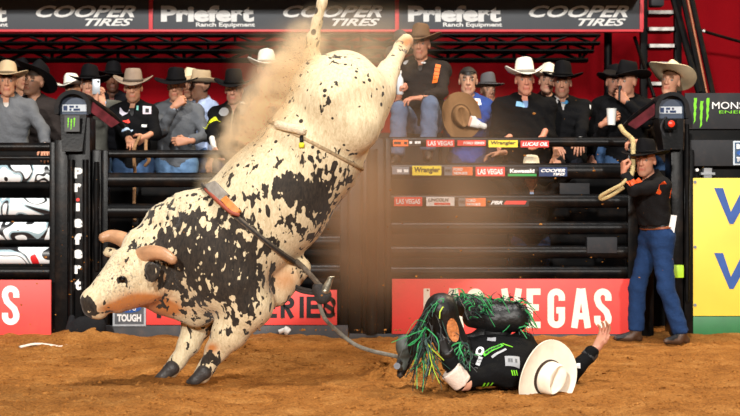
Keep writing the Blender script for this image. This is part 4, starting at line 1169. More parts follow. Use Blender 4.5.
    dk = np.where(hd & (py > 250), np.minimum(dk, .10), dk)
    dk = np.where(hd & (np.hypot(px - 152.5, (py - 271) * .8) < 8.5), .8, dk)
    dk = np.maximum(dk, np.clip((1.6 - np.abs((py - 313.5) + (px - 97) * .18)) / 1.0, 0, 1) * (px > 92) * (px < 114) * hd * .8)
    nose = np.clip((14 - np.hypot(px - 86, (py - 307) * 1.0)) / 5, 0, 1) * hd
    dk = np.maximum(dk, nose)
    dk = np.maximum(dk, np.clip((6.0 - np.hypot(px - 122, (py - 280) * 1.4)) / 2, 0, 1) * hd)
    grey = np.exp(-((px - 118) / 22) ** 2 - ((py - 276) / 24) ** 2) * hd
    ang = V[:, 1] * 0
    # tan stain: lower jaw, dewlap, brisket fold, knee; warm backlight painted on the raised hoof
    tan = np.zeros(len(V))
    def tb(x, y, rx, ry, a, an=0):
        ca, sa = math.cos(math.radians(an)), math.sin(math.radians(an))
        u = ((px - x) * ca + (py - y) * sa) / rx; v = ((py - y) * ca - (px - x) * sa) / ry
        tan[:] = tan + 1.5 * a * np.exp(-(u * u + v * v))
    tb(118, 306, 20, 6, 1.0, -12); tb(148, 301, 22, 7, 1.2, 8); tb(165, 310, 18, 7, 1.0); tb(165, 285, 12, 14, .35)
    tb(285, 280, 18, 14, .5); tb(212, 348, 6, 5, .8); tb(125, 262, 4, 12, .2, 35); tb(408, 42, 8, 5, .8);
    curl = np.exp(-((px - 166) / 16) ** 2 - ((py - 282) / 24) ** 2) + np.exp(-((px - 142) / 10) ** 2 - ((py - 245) / 7) ** 2) + .9 * np.exp(-((px - 172) / 22) ** 2 - ((py - 215) / 20) ** 2)
    P_ = V[Q]; fn = np.cross(P_[:, 2] - P_[:, 0], P_[:, 3] - P_[:, 1]); vn = np.zeros_like(V)
    for i_ in range(4): np.add.at(vn, Q[:, i_], fn)
    vn /= np.maximum(np.linalg.norm(vn, axis=1, keepdims=True), 1e-9)
    tuft = (vnoise(px * .28 + py * .06, py * .16, 21) - .5) * .030 + (vnoise(px * .6, py * .4 + V[:, 1] * 30, 22) - .5) * .014
    V = V + vn * (np.clip(curl, 0, 1) * tuft)[:, None]
    dots = np.clip((175 - py) / 30, 0, 1) * (px > 235) * .95 + ((px > 255) & (px < 330) & (py > 175) & (py < 260)) * .8 + (py > 318) * (px > 150) * .9 + (py < 58) * (px < 335) * .6
    root = empty('bull', tuple(W(200, 380, 10.55)[:2]) + (0.0,)); tag(root, 'black and white speckled bucking bull with hind end kicked high', 'bull')
    body = quick_mesh('body', V, Q, coat_mat(), root, {'dark': np.clip(dk, 0, 1), 'tan': np.clip(tan, 0, 1), 'grey': grey, 'curl': curl, 'dots': dots})
    # hooves
    HM = mat('hoof', (58, 54, 52), .5, var=.4, vscale=25, bump=.3)
    for (px0, py0, dd, px1, py1) in ((204, 372, -.13, 195, 380), (172, 368, .13, 162, 377.0)):
        for q in (-1, 1):
            A = Sdf(); a = Bp(px0, py0, dd + q * .035); b = Bp(px1, py1, dd + q * .04)
            A.cone(a, b, .052, .036, .02); A.cone(b, b + np.array((-.045, 0, -.012)), .034, .016, .02)
            hv, hq = sculpt(A, .009, clip=lambda X, Y, Z, Fd: np.maximum(Fd, (.004 - Z).astype(np.float32)))
            quick_mesh('hoof', hv, hq, HM, root)
    for (a, b) in ((Bp(404, 43, .92), Bp(400, 36, 1.0)), (Bp(395, 57, 1.27), Bp(392, 52, 1.36))):
        A = Sdf(); A.cone(a, b, .058, .05, .02); hv, hq = sculpt(A, .01); quick_mesh('hoof', hv, hq, HM, root)
    # horns
    HN = horn_mat()
    h1 = spline([Bp(131, 246, -.02), Bp(122, 239, .03), Bp(110, 236, .05), Bp(99.5, 239, .02)], 6)
    h2 = spline([Bp(140, 256, -.22), Bp(151, 253, -.34), Bp(163, 254, -.43), Bp(176, 262, -.48)], 6)
    for hh in (h1, h2):
        n = len(hh); mb = MB(); mb.tube(hh, [.058 - .030 * (i / (n - 1)) ** 1.5 if i < n - 1 else .014 for i in range(n)], 16); mb.build('horn', HN, root, True)
    A = Sdf(); A.ball(Bp(122.2, 279.5, -.342), .026, .01); ev, eq = sculpt(A, .006); quick_mesh('eye', ev, eq, mat('bull_eye', (14, 10, 9), .08), root)
    return root, body
def horn_mat():
    m = mat('horn', (184, 138, 102), .42, var=.25, vscale=9, bump=.15); return m
def coat_mat():
    m = bpy.data.materials.new('bull_coat'); m.use_nodes = True
    N = m.node_tree.nodes; L = m.node_tree.links; b = N['Principled BSDF']
    def attr(n):
        a = N.new('ShaderNodeAttribute'); a.attribute_name = n; return a.outputs['Fac']
    def math_(op, a, b_=None, v=None):
        x = N.new('ShaderNodeMath'); x.operation = op
        for i, q in enumerate((a, b_)):
            if q is None: continue
            if isinstance(q, (int, float)): x.inputs[i].default_value = q
            else: L.new(q, x.inputs[i])
        return x.outputs[0]
    tc = N.new('ShaderNodeTexCoord')
    def noise(scale, det, rough, stretch=(1, 1, 1), rot=(0, 0, 0), dist=0.0):
        mp = N.new('ShaderNodeMapping'); mp.inputs['Scale'].default_value = stretch; mp.inputs['Rotation'].default_value = rot
        L.new(tc.outputs['Object'], mp.inputs['Vector'])
        n = N.new('ShaderNodeTexNoise'); n.inputs['Scale'].default_value = scale; n.inputs['Detail'].default_value = det; n.inputs['Roughness'].default_value = rough; n.inputs['Distortion'].default_value = dist
        L.new(mp.outputs['Vector'], n.inputs['Vector']); return n.outputs['Fac']
    big = noise(11.0, 2.0, .5, (1.0, .9, .7), (0, .55, 0), .3)
    fine_ = noise(28.0, 1.8, .5, (1.0, .8, .55), (0, .55, 0), .4)
    spots = math_('ADD', math_('MULTIPLY', big, .45), math_('MULTIPLY', fine_, .55))
    # noise runs about .25 ... .75: black where it falls below the marking level
    lvl = math_('MULTIPLY_ADD', attr('dark'), .26); lvl.node.inputs[2].default_value = .368
    diff = math_('SUBTRACT', lvl, spots)
    blk = N.new('ShaderNodeMapRange'); blk.inputs['From Min'].default_value = -.006; blk.inputs['From Max'].default_value = .012; L.new(diff, blk.inputs['Value'])
    hair = noise(55, 5, .7, (1, 1, .35), (0, .5, 0), .6)
    cr = N.new('ShaderNodeValToRGB'); e = cr.color_ramp.elements
    e[0].position = .3; e[0].color = lin((186, 166, 128)) + (1,); e[1].position = .65; e[1].color = lin((226, 210, 176)) + (1,); L.new(hair, cr.inputs['Fac'])
    mt = N.new('ShaderNodeMixRGB'); mt.inputs['Color2'].default_value = lin((176, 102, 36)) + (1,)
    tn = math_('MULTIPLY', attr('tan'), .92); L.new(tn, mt.inputs['Fac']); L.new(cr.outputs['Color'], mt.inputs['Color1'])
    # grey speckle on the face
    sp = noise(70, 3, .6)
    spm = N.new('ShaderNodeMapRange'); spm.inputs['From Min'].default_value = .47; spm.inputs['From Max'].default_value = .40; L.new(sp, spm.inputs['Value'])
    gf = math_('MULTIPLY', spm.outputs[0], math_('MULTIPLY', attr('grey'), .75))
    mg = N.new('ShaderNodeMixRGB'); mg.inputs['Color2'].default_value = lin((92, 90, 90)) + (1,); L.new(gf, mg.inputs['Fac']); L.new(mt.outputs['Color'], mg.inputs['Color1'])
    vo = N.new('ShaderNodeTexVoronoi'); vo.inputs['Scale'].default_value = 13.0; L.new(tc.outputs['Object'], vo.inputs['Vector'])
    sx_ = N.new('ShaderNodeSeparateColor'); L.new(vo.outputs['Color'], sx_.inputs[0])
    rad = math_('MULTIPLY', math_('MULTIPLY', sx_.outputs[0], .23), attr('dots'))
    dt = N.new('ShaderNodeMapRange'); dt.inputs['From Min'].default_value = -.02; dt.inputs['From Max'].default_value = .02; L.new(math_('SUBTRACT', rad, vo.outputs['Distance']), dt.inputs['Value'])
    blk2 = math_('MAXIMUM', blk.outputs[0], dt.outputs[0])
    bl = N.new('ShaderNodeValToRGB'); e = bl.color_ramp.elements
    e[0].position = .3; e[0].color = lin((22, 19, 17)) + (1,); e[1].position = .75; e[1].color = lin((66, 56, 46)) + (1,); L.new(hair, bl.inputs['Fac'])
    mk = N.new('ShaderNodeMixRGB'); L.new(blk2, mk.inputs['Fac']); L.new(mg.outputs['Color'], mk.inputs['Color1']); L.new(bl.outputs['Color'], mk.inputs['Color2'])
    L.new(mk.outputs['Color'], b.inputs['Base Color'])
    b.inputs['Roughness'].default_value = .75; b.inputs['Specular IOR Level'].default_value = .25
    b.inputs['Sheen Weight'].default_value = .15
    bp = N.new('ShaderNodeBump'); bp.inputs['Distance'].default_value = .02
    L.new(hair, bp.inputs['Height'])
    cs = math_('MULTIPLY_ADD', attr('curl'), .8); cs.node.inputs[2].default_value = .12
    L.new(cs, bp.inputs['Strength']); L.new(bp.outputs['Normal'], b.inputs['Normal'])
    return m
BULL, BULLBODY = bull()
BBV = bvh_of(BULLBODY)
def strap(p0, p1, d0, w, lift, n=64, depth=0.0, tilt=0.0):
    """closed band round the bull in the plane through the screen line p0-p1 and the depth axis"""
    a, b = Vector(Bp(*p0, d0)), Vector(Bp(*p1, d0)); c = (a + b) / 2; u = (b - a).normalized(); v = Vector((0, 1, 0)); nn = u.cross(v).normalized()
    rows = []
    for s in (-.5, .5):
        row = []
        for i in range(n):
            th = 2 * math.pi * i / n; d = u * math.cos(th) + v * math.sin(th)
            o = c + nn * (s * w) + d * 1.3
            h = BBV.ray_cast(o, -d, 1.3)
            p = h[0] if h[0] is not None else c + nn * (s * w) + d * .3
            row.append(p + d * lift)
        # smooth
        for _ in range(2):
            row = [(row[i - 1] + row[i] * 2 + row[(i + 1) % n]) / 4 + (row[i] - c).normalized() * .002 for i in range(n)]
        rows.append(row)
    V = [tuple(p) for r in rows for p in r]
    return V, [(i, (i + 1) % n, n + (i + 1) % n, n + i) for i in range(n)], rows
ROPE = mat('bull_rope', (104, 92, 78), .9, var=.35, vscale=50, bump=.8, bscale=150)
ROPEB = mat('bull_rope_dark', (48, 44, 42), .8, var=.3, vscale=40, bump=.6, bscale=140)
LEATH = mat('tan_leather', (206, 128, 60), .5, var=.2, vscale=25, bump=.2)
GPAD = mat('grey_pad', (140, 132, 122), .8, var=.2, vscale=20, bump=.4)
rp = empty('bull_rope', tuple(Bp(255, 230, -.45))); tag(rp, 'braided bull rope with leather handle looped round the bull\'s chest', 'rope')
V_, F_, rows = strap((212, 192), (303, 268), 0, .034, .004)
sb = mesh_obj('chest_band', V_, F_, ROPE, rp, True); md = sb.modifiers.new('Solidify', 'SOLIDIFY'); md.thickness = .012; md.offset = 1
V2_, F2_, _ = strap((212, 192), (303, 268), 0, .012, .016)
sb = mesh_obj('braid', V2_, F2_, ROPEB, rp, True); md = sb.modifiers.new('Solidify', 'SOLIDIFY'); md.thickness = .012; md.offset = 1
# pad and handle over the withers, on the near side
def patch_on_bull(name, pts, m, lift, thick, parent):
    """quad patch draped on the bull: four screen corners, sampled on the hide"""
    n = 8; V = []; o = Vector((0, 0, CH))
    for i in range(n + 1):
        for j in range(n + 1):
            s, t = i / n, j / n
            x = (pts[0][0] * (1 - s) + pts[1][0] * s) * (1 - t) + (pts[3][0] * (1 - s) + pts[2][0] * s) * t
            y = (pts[0][1] * (1 - s) + pts[1][1] * s) * (1 - t) + (pts[3][1] * (1 - s) + pts[2][1] * s) * t
            d = (W(x, y, 10) - o).normalized(); h = BBV.ray_cast(o, d)
            if h[0] is None:
                p = W(x, y, BD - .02); q = BBV.find_nearest(p); h = (q[0], q[1])
            V.append(tuple(h[0] + h[1] * lift))
    Fc = [(i * (n + 1) + j, i * (n + 1) + j + 1, (i + 1) * (n + 1) + j + 1, (i + 1) * (n + 1) + j) for i in range(n) for j in range(n)]
    ob = mesh_obj(name, V, Fc, m, parent, True); md = ob.modifiers.new('Solidify', 'SOLIDIFY'); md.thickness = thick; md.offset = 0
    return ob
patch_on_bull('pad', [(208, 189), (219, 184), (231, 196), (221, 207)], GPAD, .028, .03, rp)
patch_on_bull('handle', [(224, 203), (230, 198), (243, 212), (237, 217)], LEATH, .045, .022, rp)
patch_on_bull('handle', [(217, 204), (221, 202), (237, 215), (232, 217)], LEATH, .042, .018, rp)
def hide(px, py, lift):
    o = Vector((0, 0, CH)); d = (W(px, py, 10) - o).normalized(); h = BBV.ray_cast(o, d)
    if h[0] is None: h = BBV.find_nearest(W(px, py, BD))
    return h[0] + h[1] * lift
mb = MB(); mb.tube(spline([hide(208, 192, .03), hide(220, 203, .05), hide(232, 214, .06), hide(241, 216, .05)]), .012, 8); mb.build('lacing', mat('red_lacing', (150, 70, 50), .7), rp, True)
mb = MB(); mb.tube(spline([hide(296, 262, .03), Bp(306, 270, -.25), Bp(314, 279, -.24), Bp(322, 288, -.22)]), [.018] * 8 * 3 + [.016], 10); mb.build('rope_end', ROPE, rp, True)
for k_, (a, b) in enumerate((((286, 280), (318, 292)), ((288, 284), (316, 294)))):
    mb = MB(); mb.tube(spline([Bp(a[0], a[1], .1), Bp(300, 288 + k_ * 3, -.1), Bp(b[0], b[1], -.2)]), .012, 8); mb.build('loop', ROPEB, rp, True)
A = Sdf(); A.cone(Bp(318, 288, -.22), Bp(323, 296, -.22), .04, .055, .02); A.cone(Bp(320, 298, -.22), Bp(328, 294, -.2), .03, .02, .02)
bv_, bq_ = sculpt(A, .009); quick_mesh('knot', bv_, bq_, ROPEB, rp)
A = Sdf(); A.cone(Bp(325, 291, -.24), Bp(330, 280, -.22), .032, .02, .02); A.cone(Bp(330, 278, -.22), Bp(334, 277, -.22), .014, .008, .01)
bv_, bq_ = sculpt(A, .008); quick_mesh('cowbell', bv_, bq_, mat('bell_metal', (170, 160, 140), .35, metal=.8, var=.4, vscale=30), rp)
tailp = spline([Bp(318, 294, -.22), Bp(320, 306, -.2), Bp(326, 320, -.15), W(342, 335, 10.6), W(356, 345, 10.55), W(372, 351, 10.45), W(390, 355, 10.3), W(403, 358, 10.22)], 8)
mb = MB(); mb.tube(tailp, .014, 10); mb.build('rope_tail', mat('rope_tail_grey', (122, 118, 108), .85, var=.45, vscale=18, bump=.7, bscale=120), rp, True)
fs = empty('flank_strap', tuple(Bp(313, 147, -.3))); tag(fs, 'soft pale flank strap tied round the bull\'s loins', 'strap')
V_, F_, _ = strap((270, 122), (356, 166), .05, .022, .001)
sb = mesh_obj('band', V_, F_, mat('flank_cotton', (170, 146, 112), .9, var=.3, vscale=40, bump=.6, bscale=140), fs, True); md = sb.modifiers.new('Solidify', 'SOLIDIFY'); md.thickness = .009; md.offset = 1
mb = MB(); mb.tube(spline([hide(278, 126, .02), hide(288, 129, .03), hide(298, 131, .03), hide(306, 133, .02)]), [.02] + [.03] * 22 + [.022, .02], 10); mb.build('padding', mat('flank_fleece', (226, 208, 178), .95, var=.15, vscale=40, bump=.8, bscale=90), fs, True)
mb = MB(); mb.tube([hide(302, 137, .02), hide(302, 143, .02)], .012, 8); mb.build('buckle', BLKP, fs, True)
mb = MB(); mb.tube([hide(302, 144, .02), hide(302, 148, .02)], .018, 8); mb.build('tag', paint((226, 226, 50)), fs, True)
# ------------------------------------------------------------------ the crowd behind the chutes
NPE = {}
def spec(key, label, px, py, D, tier=0, yaw=0.0, **kw):
    z0 = .60 if tier == 0 else .80
    e = W(px, py, D); s = min(max((e.z - z0) / 1.668, .86), 1.10)
    kw.setdefault('boots', (40, 32, 28))
    p = person(label, (e.x + .018 * s * math.sin(yaw), D, e.z - 1.668 * s), s, yaw, **kw); NPE[key] = p; return p
def A_(px, py, D): return tuple(W(px, py, D))
H_BLACK = (17, 16, 18); H_WHITE = (236, 230, 218); H_TAN = (196, 172, 138); H_GREY = (92, 90, 92); H_BROWN = (112, 86, 64); H_CREAM = (226, 208, 172); H_STONE = (150, 132, 116)
JEAN = (74, 102, 142); DJEAN = (44, 58, 88)
FLATB = dict(bw=.125, side=.035, H=.13); CURL = dict(bw=.115, side=.06, shrink=.3); WIDE = dict(bw=.135, side=.028, dip=.02)
spec('grey', 'person in grey hooded jacket and tan hat beside the printed gate', 8, 81, 15.0, head=(.15, .05, 0), jacket=(98, 100, 104), hatcol=H_TAN, hat=dict(bw=.11, side=.045), trousers=DJEAN, width=1.12, shirt=(205, 195, 185),
     arms={'R': dict(wrist=A_(45, 146, 14.65), pose='relaxed')})
spec('back1', 'person in wide black hat looking out from behind the grey jacket', 22, 77, 16.45, 1, head=(.5, -.05, 0), jacket=(52, 52, 55), hatcol=H_BLACK, hat=dict(WIDE, tilt=-.12), skin=(188, 138, 108), hair=(40, 30, 24))
spec('tilt', 'person with tilted black hat and dark brown jacket looking aside', 35, 81, 15.45, head=(-.3, -.15, .22), yaw=-.1, jacket=(50, 44, 42), shirt=(140, 120, 70), hatcol=H_BLACK, hat=dict(bw=.13, side=.03, dip=.02, tilt=-.4, roll=.1), skin=(200, 150, 122), beard=.3)
spec('wht', 'person in white hat half hidden behind the arched hood with green claw emblem', 73, 90, 15.95, 1, head=(-.2, .1, -.1), jacket=(40, 42, 40), hatcol=H_WHITE, hat=dict(CURL, roll=-.08), skin=(190, 140, 112), shirt=(90, 160, 60))
ph = spec('phone', 'person in black hat raising a phone to film', 90, 84, 15.5, head=(.0, .05, 0), jacket=(92, 92, 86), hatcol=H_BLACK, hat=dict(WIDE, bw=.12), skin=(214, 162, 134),
     arms={'L': dict(wrist=A_(95, 102, 15.18), pose='hold', dir=(.15, -.1, 1), palm=(.7, .5, .2)), 'R': dict(wrist=A_(103, 103, 15.2), pose='hold', dir=(-.3, -.1, 1), palm=(-.7, .5, .2))})
spec('back2', 'bearded person with dark skin and black hat behind the phone holder', 113, 79, 16.5, 1, head=(.2, .05, .05), jacket=(26, 26, 30), hatcol=H_BLACK, hat=dict(WIDE), skin=(120, 78, 58), hair=(20, 16, 14), beard=.8, shirt=(150, 90, 80))
pt = spec('patch', 'person in black patched shirt and stone coloured hat leaning over the rail', 133.5, 87, 15.0, head=(.05, .2, 0), jacket=(16, 16, 18), hatcol=H_STONE, hat=dict(bw=.11, side=.055, tilt=.12), skin=(206, 152, 122), beard=.55, trousers=JEAN, shirt=(26, 26, 28),
     arms={'L': dict(wrist=A_(131, 144, 14.45), pose='hold', pole=(-.4, .9, -.2)), 'R': dict(wrist=A_(146, 137, 14.55), pose='hold', pole=(.4, .9, -.2), dir=(-.7, -.4, -.5))})
gs = spec('sweater', 'person in grey sweater and black hat with a hand at the chin', 176.5, 86, 15.40, head=(-.05, .15, 0), jacket=(92, 95, 100), hatcol=H_BLACK, hat=dict(WIDE, tilt=.1), skin=(200, 146, 116), beard=.25, trousers=(108, 142, 182), shirt=(214, 222, 236), width=1.06,
     arms={'L': dict(wrist=A_(175, 106, 15.08), pose='grip', pole=(-.5, .2, -1), dir=(.6, -.1, .5), palm=(0, 1, -.3)), 'R': dict(wrist=A_(187, 141, 15.05), pose='hold', pole=(1, .2, -.6), dir=(-1, -.2, -.05), palm=(0, 1, 0))})
spec('cream', 'person in cream hat peering out between grey sweater and blue collar', 191, 85, 16.45, 1, head=(-.35, .1, .05), jacket=(60, 60, 66), hatcol=H_CREAM, hat=dict(CURL, bw=.1), skin=(186, 136, 108))
spec('blue', 'person in pale blue and white shirt and tan hat turned half away', 203, 86, 15.84, 1, yaw=-.8, head=(-.35, .1, .12), jacket=(176, 192, 224), hatcol=(172, 150, 120), hat=dict(bw=.12, side=.05), skin=(196, 144, 114), shirt=(230, 232, 238))
vt = spec('vest', 'person in black zip jacket with yellow sleeve print and black hat', 234, 89, 15.0, head=(-.05, .22, 0), jacket=(18, 17, 18), hatcol=H_BLACK, hat=dict(bw=.11, side=.05, H=.145, tilt=.1), skin=(200, 150, 124), beard=.5, trousers=(60, 62, 78), shirt=(210, 165, 140), width=1.0,
     arms={'L': dict(wrist=A_(213, 146, 14.5), pose='relaxed', tape=.05, pole=(-1, .4, 0), dir=(.25, -.2, -1)), 'R': dict(wrist=A_(256, 140, 14.6), pose='relaxed')})
wh = spec('white', 'person in tall white hat and navy jacket behind the drifting dust', 266.5, 69, 15.7, 1, head=(.1, .12, 0), jacket=(34, 38, 52), hatcol=H_WHITE, hat=dict(bw=.11, side=.06, H=.135, shrink=.25), skin=(196, 140, 112), hair=(60, 44, 34), shirt=(120, 120, 120), trousers=DJEAN)
# seated man
e = W(421, 44, 15.0); s_ = 1.04
J14 = {'kneeL': (-.16, -.38, 1.05), 'kneeR': (.12, -.42, 1.09), 'ankL': (-.18, -.42, .62), 'ankR': (.10, -.46, .66), 'toeL': (-.2, -.62, .56), 'toeR': (.12, -.66, .60), 'hipL': (-.1, .02, .95), 'hipR': (.1, .02, .95)}
sm = person('person in brown jacket and brown hat sitting up on the rear rail with a bottle', (e.x, 15.0, e.z - 1.668 * s_), s_, -.12, J=J14, head=(-.1, .12, 0), jacket=(44, 38, 35), hatcol=H_BROWN, bandcol=(84, 62, 46),
     hat=dict(bw=.115, side=.055, H=.135, tilt=.06), skin=(196, 138, 112), beard=.25, trousers=(88, 100, 122), shirt=(60, 52, 46), width=1.22, belly=.04,
     arms={'L': dict(wrist=A_(399, 96, 14.62), pose='grip', pole=(-1, .2, -.6), dir=(.15, -.25, .9), palm=(1, .1, 0)), 'R': dict(wrist=A_(421, 98, 14.60), pose='relaxed', pole=(1, .2, -.5), dir=(-1, -.25, -.05), palm=(0, .2, -1))})
NPE['seat'] = sm
bl = spec('blueshirt', 'bareheaded person in royal blue shirt holding a brown hat', 468, 80, 15.36, head=(-.05, .08, 0), jacket=(38, 66, 132), skin=(204, 154, 126), hair=(28, 20, 15), bare_hair=True, shirt=(38, 66, 132), trousers=DJEAN,
     arms={'R': dict(wrist=A_(478, 127, 14.74), pose='hold', pole=(.4, .8, -.6), dir=(-.8, -.25, .25), palm=(-.2, 1, 0), tape=.085), 'L': dict(wrist=A_(456, 136, 14.95), pose='hold', pole=(-.3, .9, -.6), dir=(.6, -.1, .5), palm=(.2, 1, 0))})
spec('grhat', 'person in flat brimmed grey hat beside the royal blue shirt', 488, 90, 15.95, 1, head=(.25, .05, 0), jacket=(44, 48, 66), hatcol=H_GREY, hat=dict(bw=.10, side=.015, dip=.0, H=.135, pinch=.12, crease=.1), skin=(216, 164, 136), hair=(90, 60, 40), trousers=DJEAN, width=.9)
bg_ = spec('big', 'broad person in black jacket and white hat resting on the sticker rail', 524.5, 79, 15.0, head=(.05, .2, -.03), jacket=(16, 15, 16), hatcol=H_WHITE, hat=dict(bw=.105, side=.065, H=.14, shrink=.3), skin=(214, 148, 122), shirt=(120, 150, 196), trousers=(30, 32, 40), width=1.3, belly=.07,
     arms={'L': dict(wrist=A_(506, 140, 14.62), pose='relaxed', pole=(-.4, .9, -.2), dir=(-.6, -.5, -.5)), 'R': dict(wrist=A_(543, 136, 14.68), pose='relaxed', pole=(.3, .9, -.2), dir=(-.3, -.3, -.6))})
spec('smallwh', 'young person in cream hat with dark band tucked between two black jackets', 547, 81, 16.05, 1, head=(-.1, -.1, .1), jacket=(30, 30, 32), hatcol=(232, 222, 200), bandcol=(40, 34, 30), hat=dict(bw=.09, side=.05), skin=(222, 168, 140), width=.9)
bk = spec('blkblue', 'person in black hat and black jacket with patterned shirt collar', 562, 82, 15.46, head=(-.15, .15, .03), jacket=(15, 15, 17), hatcol=H_BLACK, hat=dict(bw=.12, side=.04, H=.14), skin=(192, 140, 114), beard=.5, shirt=(190, 186, 184), trousers=(30, 32, 40), width=1.22,
     arms={'R': dict(wrist=A_(580, 143, 14.95), pose='relaxed', pole=(.2, 1, -.3)), 'L': dict(wrist=A_(556, 146, 15.0), pose='relaxed', pole=(-.1, 1, -.3))})
cf = spec('cup', 'person in dark hat half hidden behind the microphone speaker', 614, 82, 15.75, 1, head=(.1, .05, 0), jacket=(15, 14, 15), hatcol=H_BLACK, hat=dict(bw=.1, side=.045), skin=(200, 144, 120))
mc = spec('mic', 'person in black hat and jacket with a microphone and a white cup', 627.5, 81, 15.0, head=(-.55, .1, .05), yaw=-.25, jacket=(15, 15, 17), hatcol=H_BLACK, hat=dict(bw=.12, side=.05, H=.13), skin=(196, 140, 112), width=1.05, shirt=(40, 40, 44),
     arms={'R': dict(wrist=A_(626, 101, 14.75), pose='grip', pole=(1, .1, -.8), dir=(-.7, -.1, .6), palm=(.2, .8, 0)), 'L': dict(wrist=A_(606, 122, 14.80), pose='hold', pole=(-.2, .8, -.9), dir=(.55, -.2, .35), palm=(.5, .8, 0))})
yh = spec('yng', 'young person in wide cream hat behind the hood with the red button', 671, 81, 15.3, head=(-.30, -.2, .12), yaw=-.2, jacket=(92, 74, 60), hatcol=H_CREAM, hat=dict(bw=.145, side=.05, H=.11, tilt=-.26), skin=(216, 158, 128), hair=(84, 54, 34), shirt=(150, 60, 50))
ch = person('person inside the chute bending under a white hat', tuple(W(531, 172, 14.46)[:2]) + (W(531, 172, 14.46).z - 1.668 * .90,), .90, 0.0, head=(0, .28, 0), jacket=(40, 36, 34), hatcol=(238, 226, 200), hat=dict(bw=.14, side=.03, dip=.03, H=.12, tilt=.1), skin=(206, 152, 122), trousers=DJEAN,
     arms={'L': dict(wrist=A_(500, 153, 14.35), pose='relaxed', pole=(-1, .4, -.4), dir=(-1, -.1, -.1), palm=(0, 0, -1)), 'R': dict(wrist=A_(556, 155, 14.36), pose='relaxed', pole=(1, .4, -.4), dir=(.1, -.1, -1), palm=(0, 1, 0))})

# printed patches on the clothes
def pch(k, garment, *a, **kw): return decal(NPE[k][garment], *a, **kw)
pch('patch', 'jacket', 124, 112, .10, .09, paint((190, 186, 200)), outline=[(0, 1), (.15, .3), (.5, 0), (.85, .3), (1, 1)])
pch('patch', 'jacket', 126, 122, .085, .035, RED, text='---'); pch('patch', 'jacket', 127.5, 129, .105, .05, paint((176, 196, 220)))
pch('patch', 'jacket', 147, 110, .08, .08, paint((210, 196, 206))); pch('patch', 'jacket', 147.2, 110.6, .035, .04, BLKP, lift=.008); pch('patch', 'jacket', 145, 126, .05, .025, WHITE)
pch('patch', 'jacket', 137.5, 108, .018, .05, paint((120, 190, 180)))
pch('vest', 'jacket', 224, 112, .10, .09, paint((150, 150, 152)), outline=[(.5 + .5 * math.cos(t * .7), .5 + .5 * math.sin(t * .7)) for t in range(9)])
pch('vest', 'jacket', 243.5, 103, .085, .075, paint((206, 206, 204)), outline=[(.5 + (.5 if t % 2 else .3) * math.cos(t * math.pi / 6), .5 + (.5 if t % 2 else .3) * math.sin(t * math.pi / 6)) for t in range(12)])
pch('vest', 'jacket', 244, 112, .07, .06, paint((120, 122, 112)))
for x_, y0, y1 in ((232.5, 113, 146), (241, 110, 146)):
    for yy in np.arange(y0, y1, 5): pch('vest', 'jacket', x_ - (yy - y0) * .08, yy, .008, .055, paint((150, 146, 120)), name='zip', nseg=2)
pch('vest', 'jacket', 210.5, 122, .20, .045, paint((216, 224, 40)), name='sleeve_print', text='-----', rot=1.35, bold=.02)
star = [(.5 + (.5 if t % 2 == 0 else .2) * math.sin(t * math.pi / 5), .5 + (.5 if t % 2 == 0 else .2) * math.cos(t * math.pi / 5)) for t in range(10)]
pch('white', 'jacket', 252, 126, .10, .12, paint((200, 180, 110)), name='star_badge', outline=star)
pch('white', 'jacket', 272, 100, .05, .05, paint((190, 190, 190)), name='badge', outline=star)
pch('seat', 'jacket', 436.5, 74, .20, .05, paint((236, 112, 40)), name='sleeve_print', text='-----', rot=1.40, bold=.02)
pch('seat', 'jacket', 406, 62.5, .05, .065, paint((190, 188, 186)), name='badge', outline=[(.5 + .5 * math.cos(t * .785), .5 + .5 * math.sin(t * .785)) for t in range(8)])
pch('seat', 'jacket', 423.5, 63, .06, .02, WHITE, name='badge', text='--')
pch('blueshirt', 'jacket', 477, 102, .075, .08, WHITE); pch('blueshirt', 'jacket', 477, 102.4, .04, .04, ORG, lift=.008, outline=star)
pch('big', 'jacket', 520.5, 104.5, .085, .05, paint((120, 170, 206)), rot=-.2); pch('blkblue', 'jacket', 565.5, 103, .075, .045, paint((70, 140, 190)), outline=[(0, .2), (.25, .9), (.7, 1), (1, .5), (.75, 0)])
for i, (a, b, l) in enumerate(((556, 103, .10), (557, 98, .10))): pch('blkblue', 'jacket', a, b, .03, l, paint((196, 192, 190)), name='shirt_front', rot=-.35, nseg=3)
pch('blkblue', 'jacket', 590, 107, .015, .04, WHITE, name='zip', nseg=2)

# things held
def thing(name, label, cat, mb, m, smooth='auto'):
    o = mb.build(name, m, None, smooth); return tag(o, label, cat)
c0 = W(96.2, 88, 15.14); mb = MB(); mb.box(c0.x - .038, c0.x + .038, c0.y - .006, c0.y + .006, c0.z - .06, c0.z + .085, .005)
pho = thing('phone', 'silver grey phone held up by the person in black hat', 'phone', mb, mat('phone_grey', (150, 156, 162), .35, metal=.3))
mb = MB(); mb.tube([(c0.x + .02, c0.y - .0062, c0.z + .06), (c0.x + .02, c0.y - .0085, c0.z + .06)], .012, 12); mb.build('lens', BLKP, pho)
c0 = W(611.5, 117, 14.74); mb = MB(); mb.tube([(c0.x, c0.y, c0.z - .075), (c0.x, c0.y, c0.z + .07), (c0.x, c0.y, c0.z + .08)], [.036, .048, .051], 18)
thing('paper_cup', 'white paper cup held beside the black jackets', 'cup', mb, paint((232, 232, 228)))
c0 = np.array(W(400, 84, 14.60)); mb = MB(); mb.tube([c0 + (0, 0, z) for z in (-.10, -.09, .01, .05, .075, .10)], [.028, .034, .034, .03, .014, .013], 14)
bot = thing('water_bottle', 'clear plastic bottle held by the seated person', 'bottle', mb, mat('bottle_plastic', (190, 196, 200), .15, var=.2))
mb = MB(); mb.tube([c0 + (0, 0, z) for z in (.098, .125)], .016, 12); mb.build('cap', WHITE, bot, 'auto')
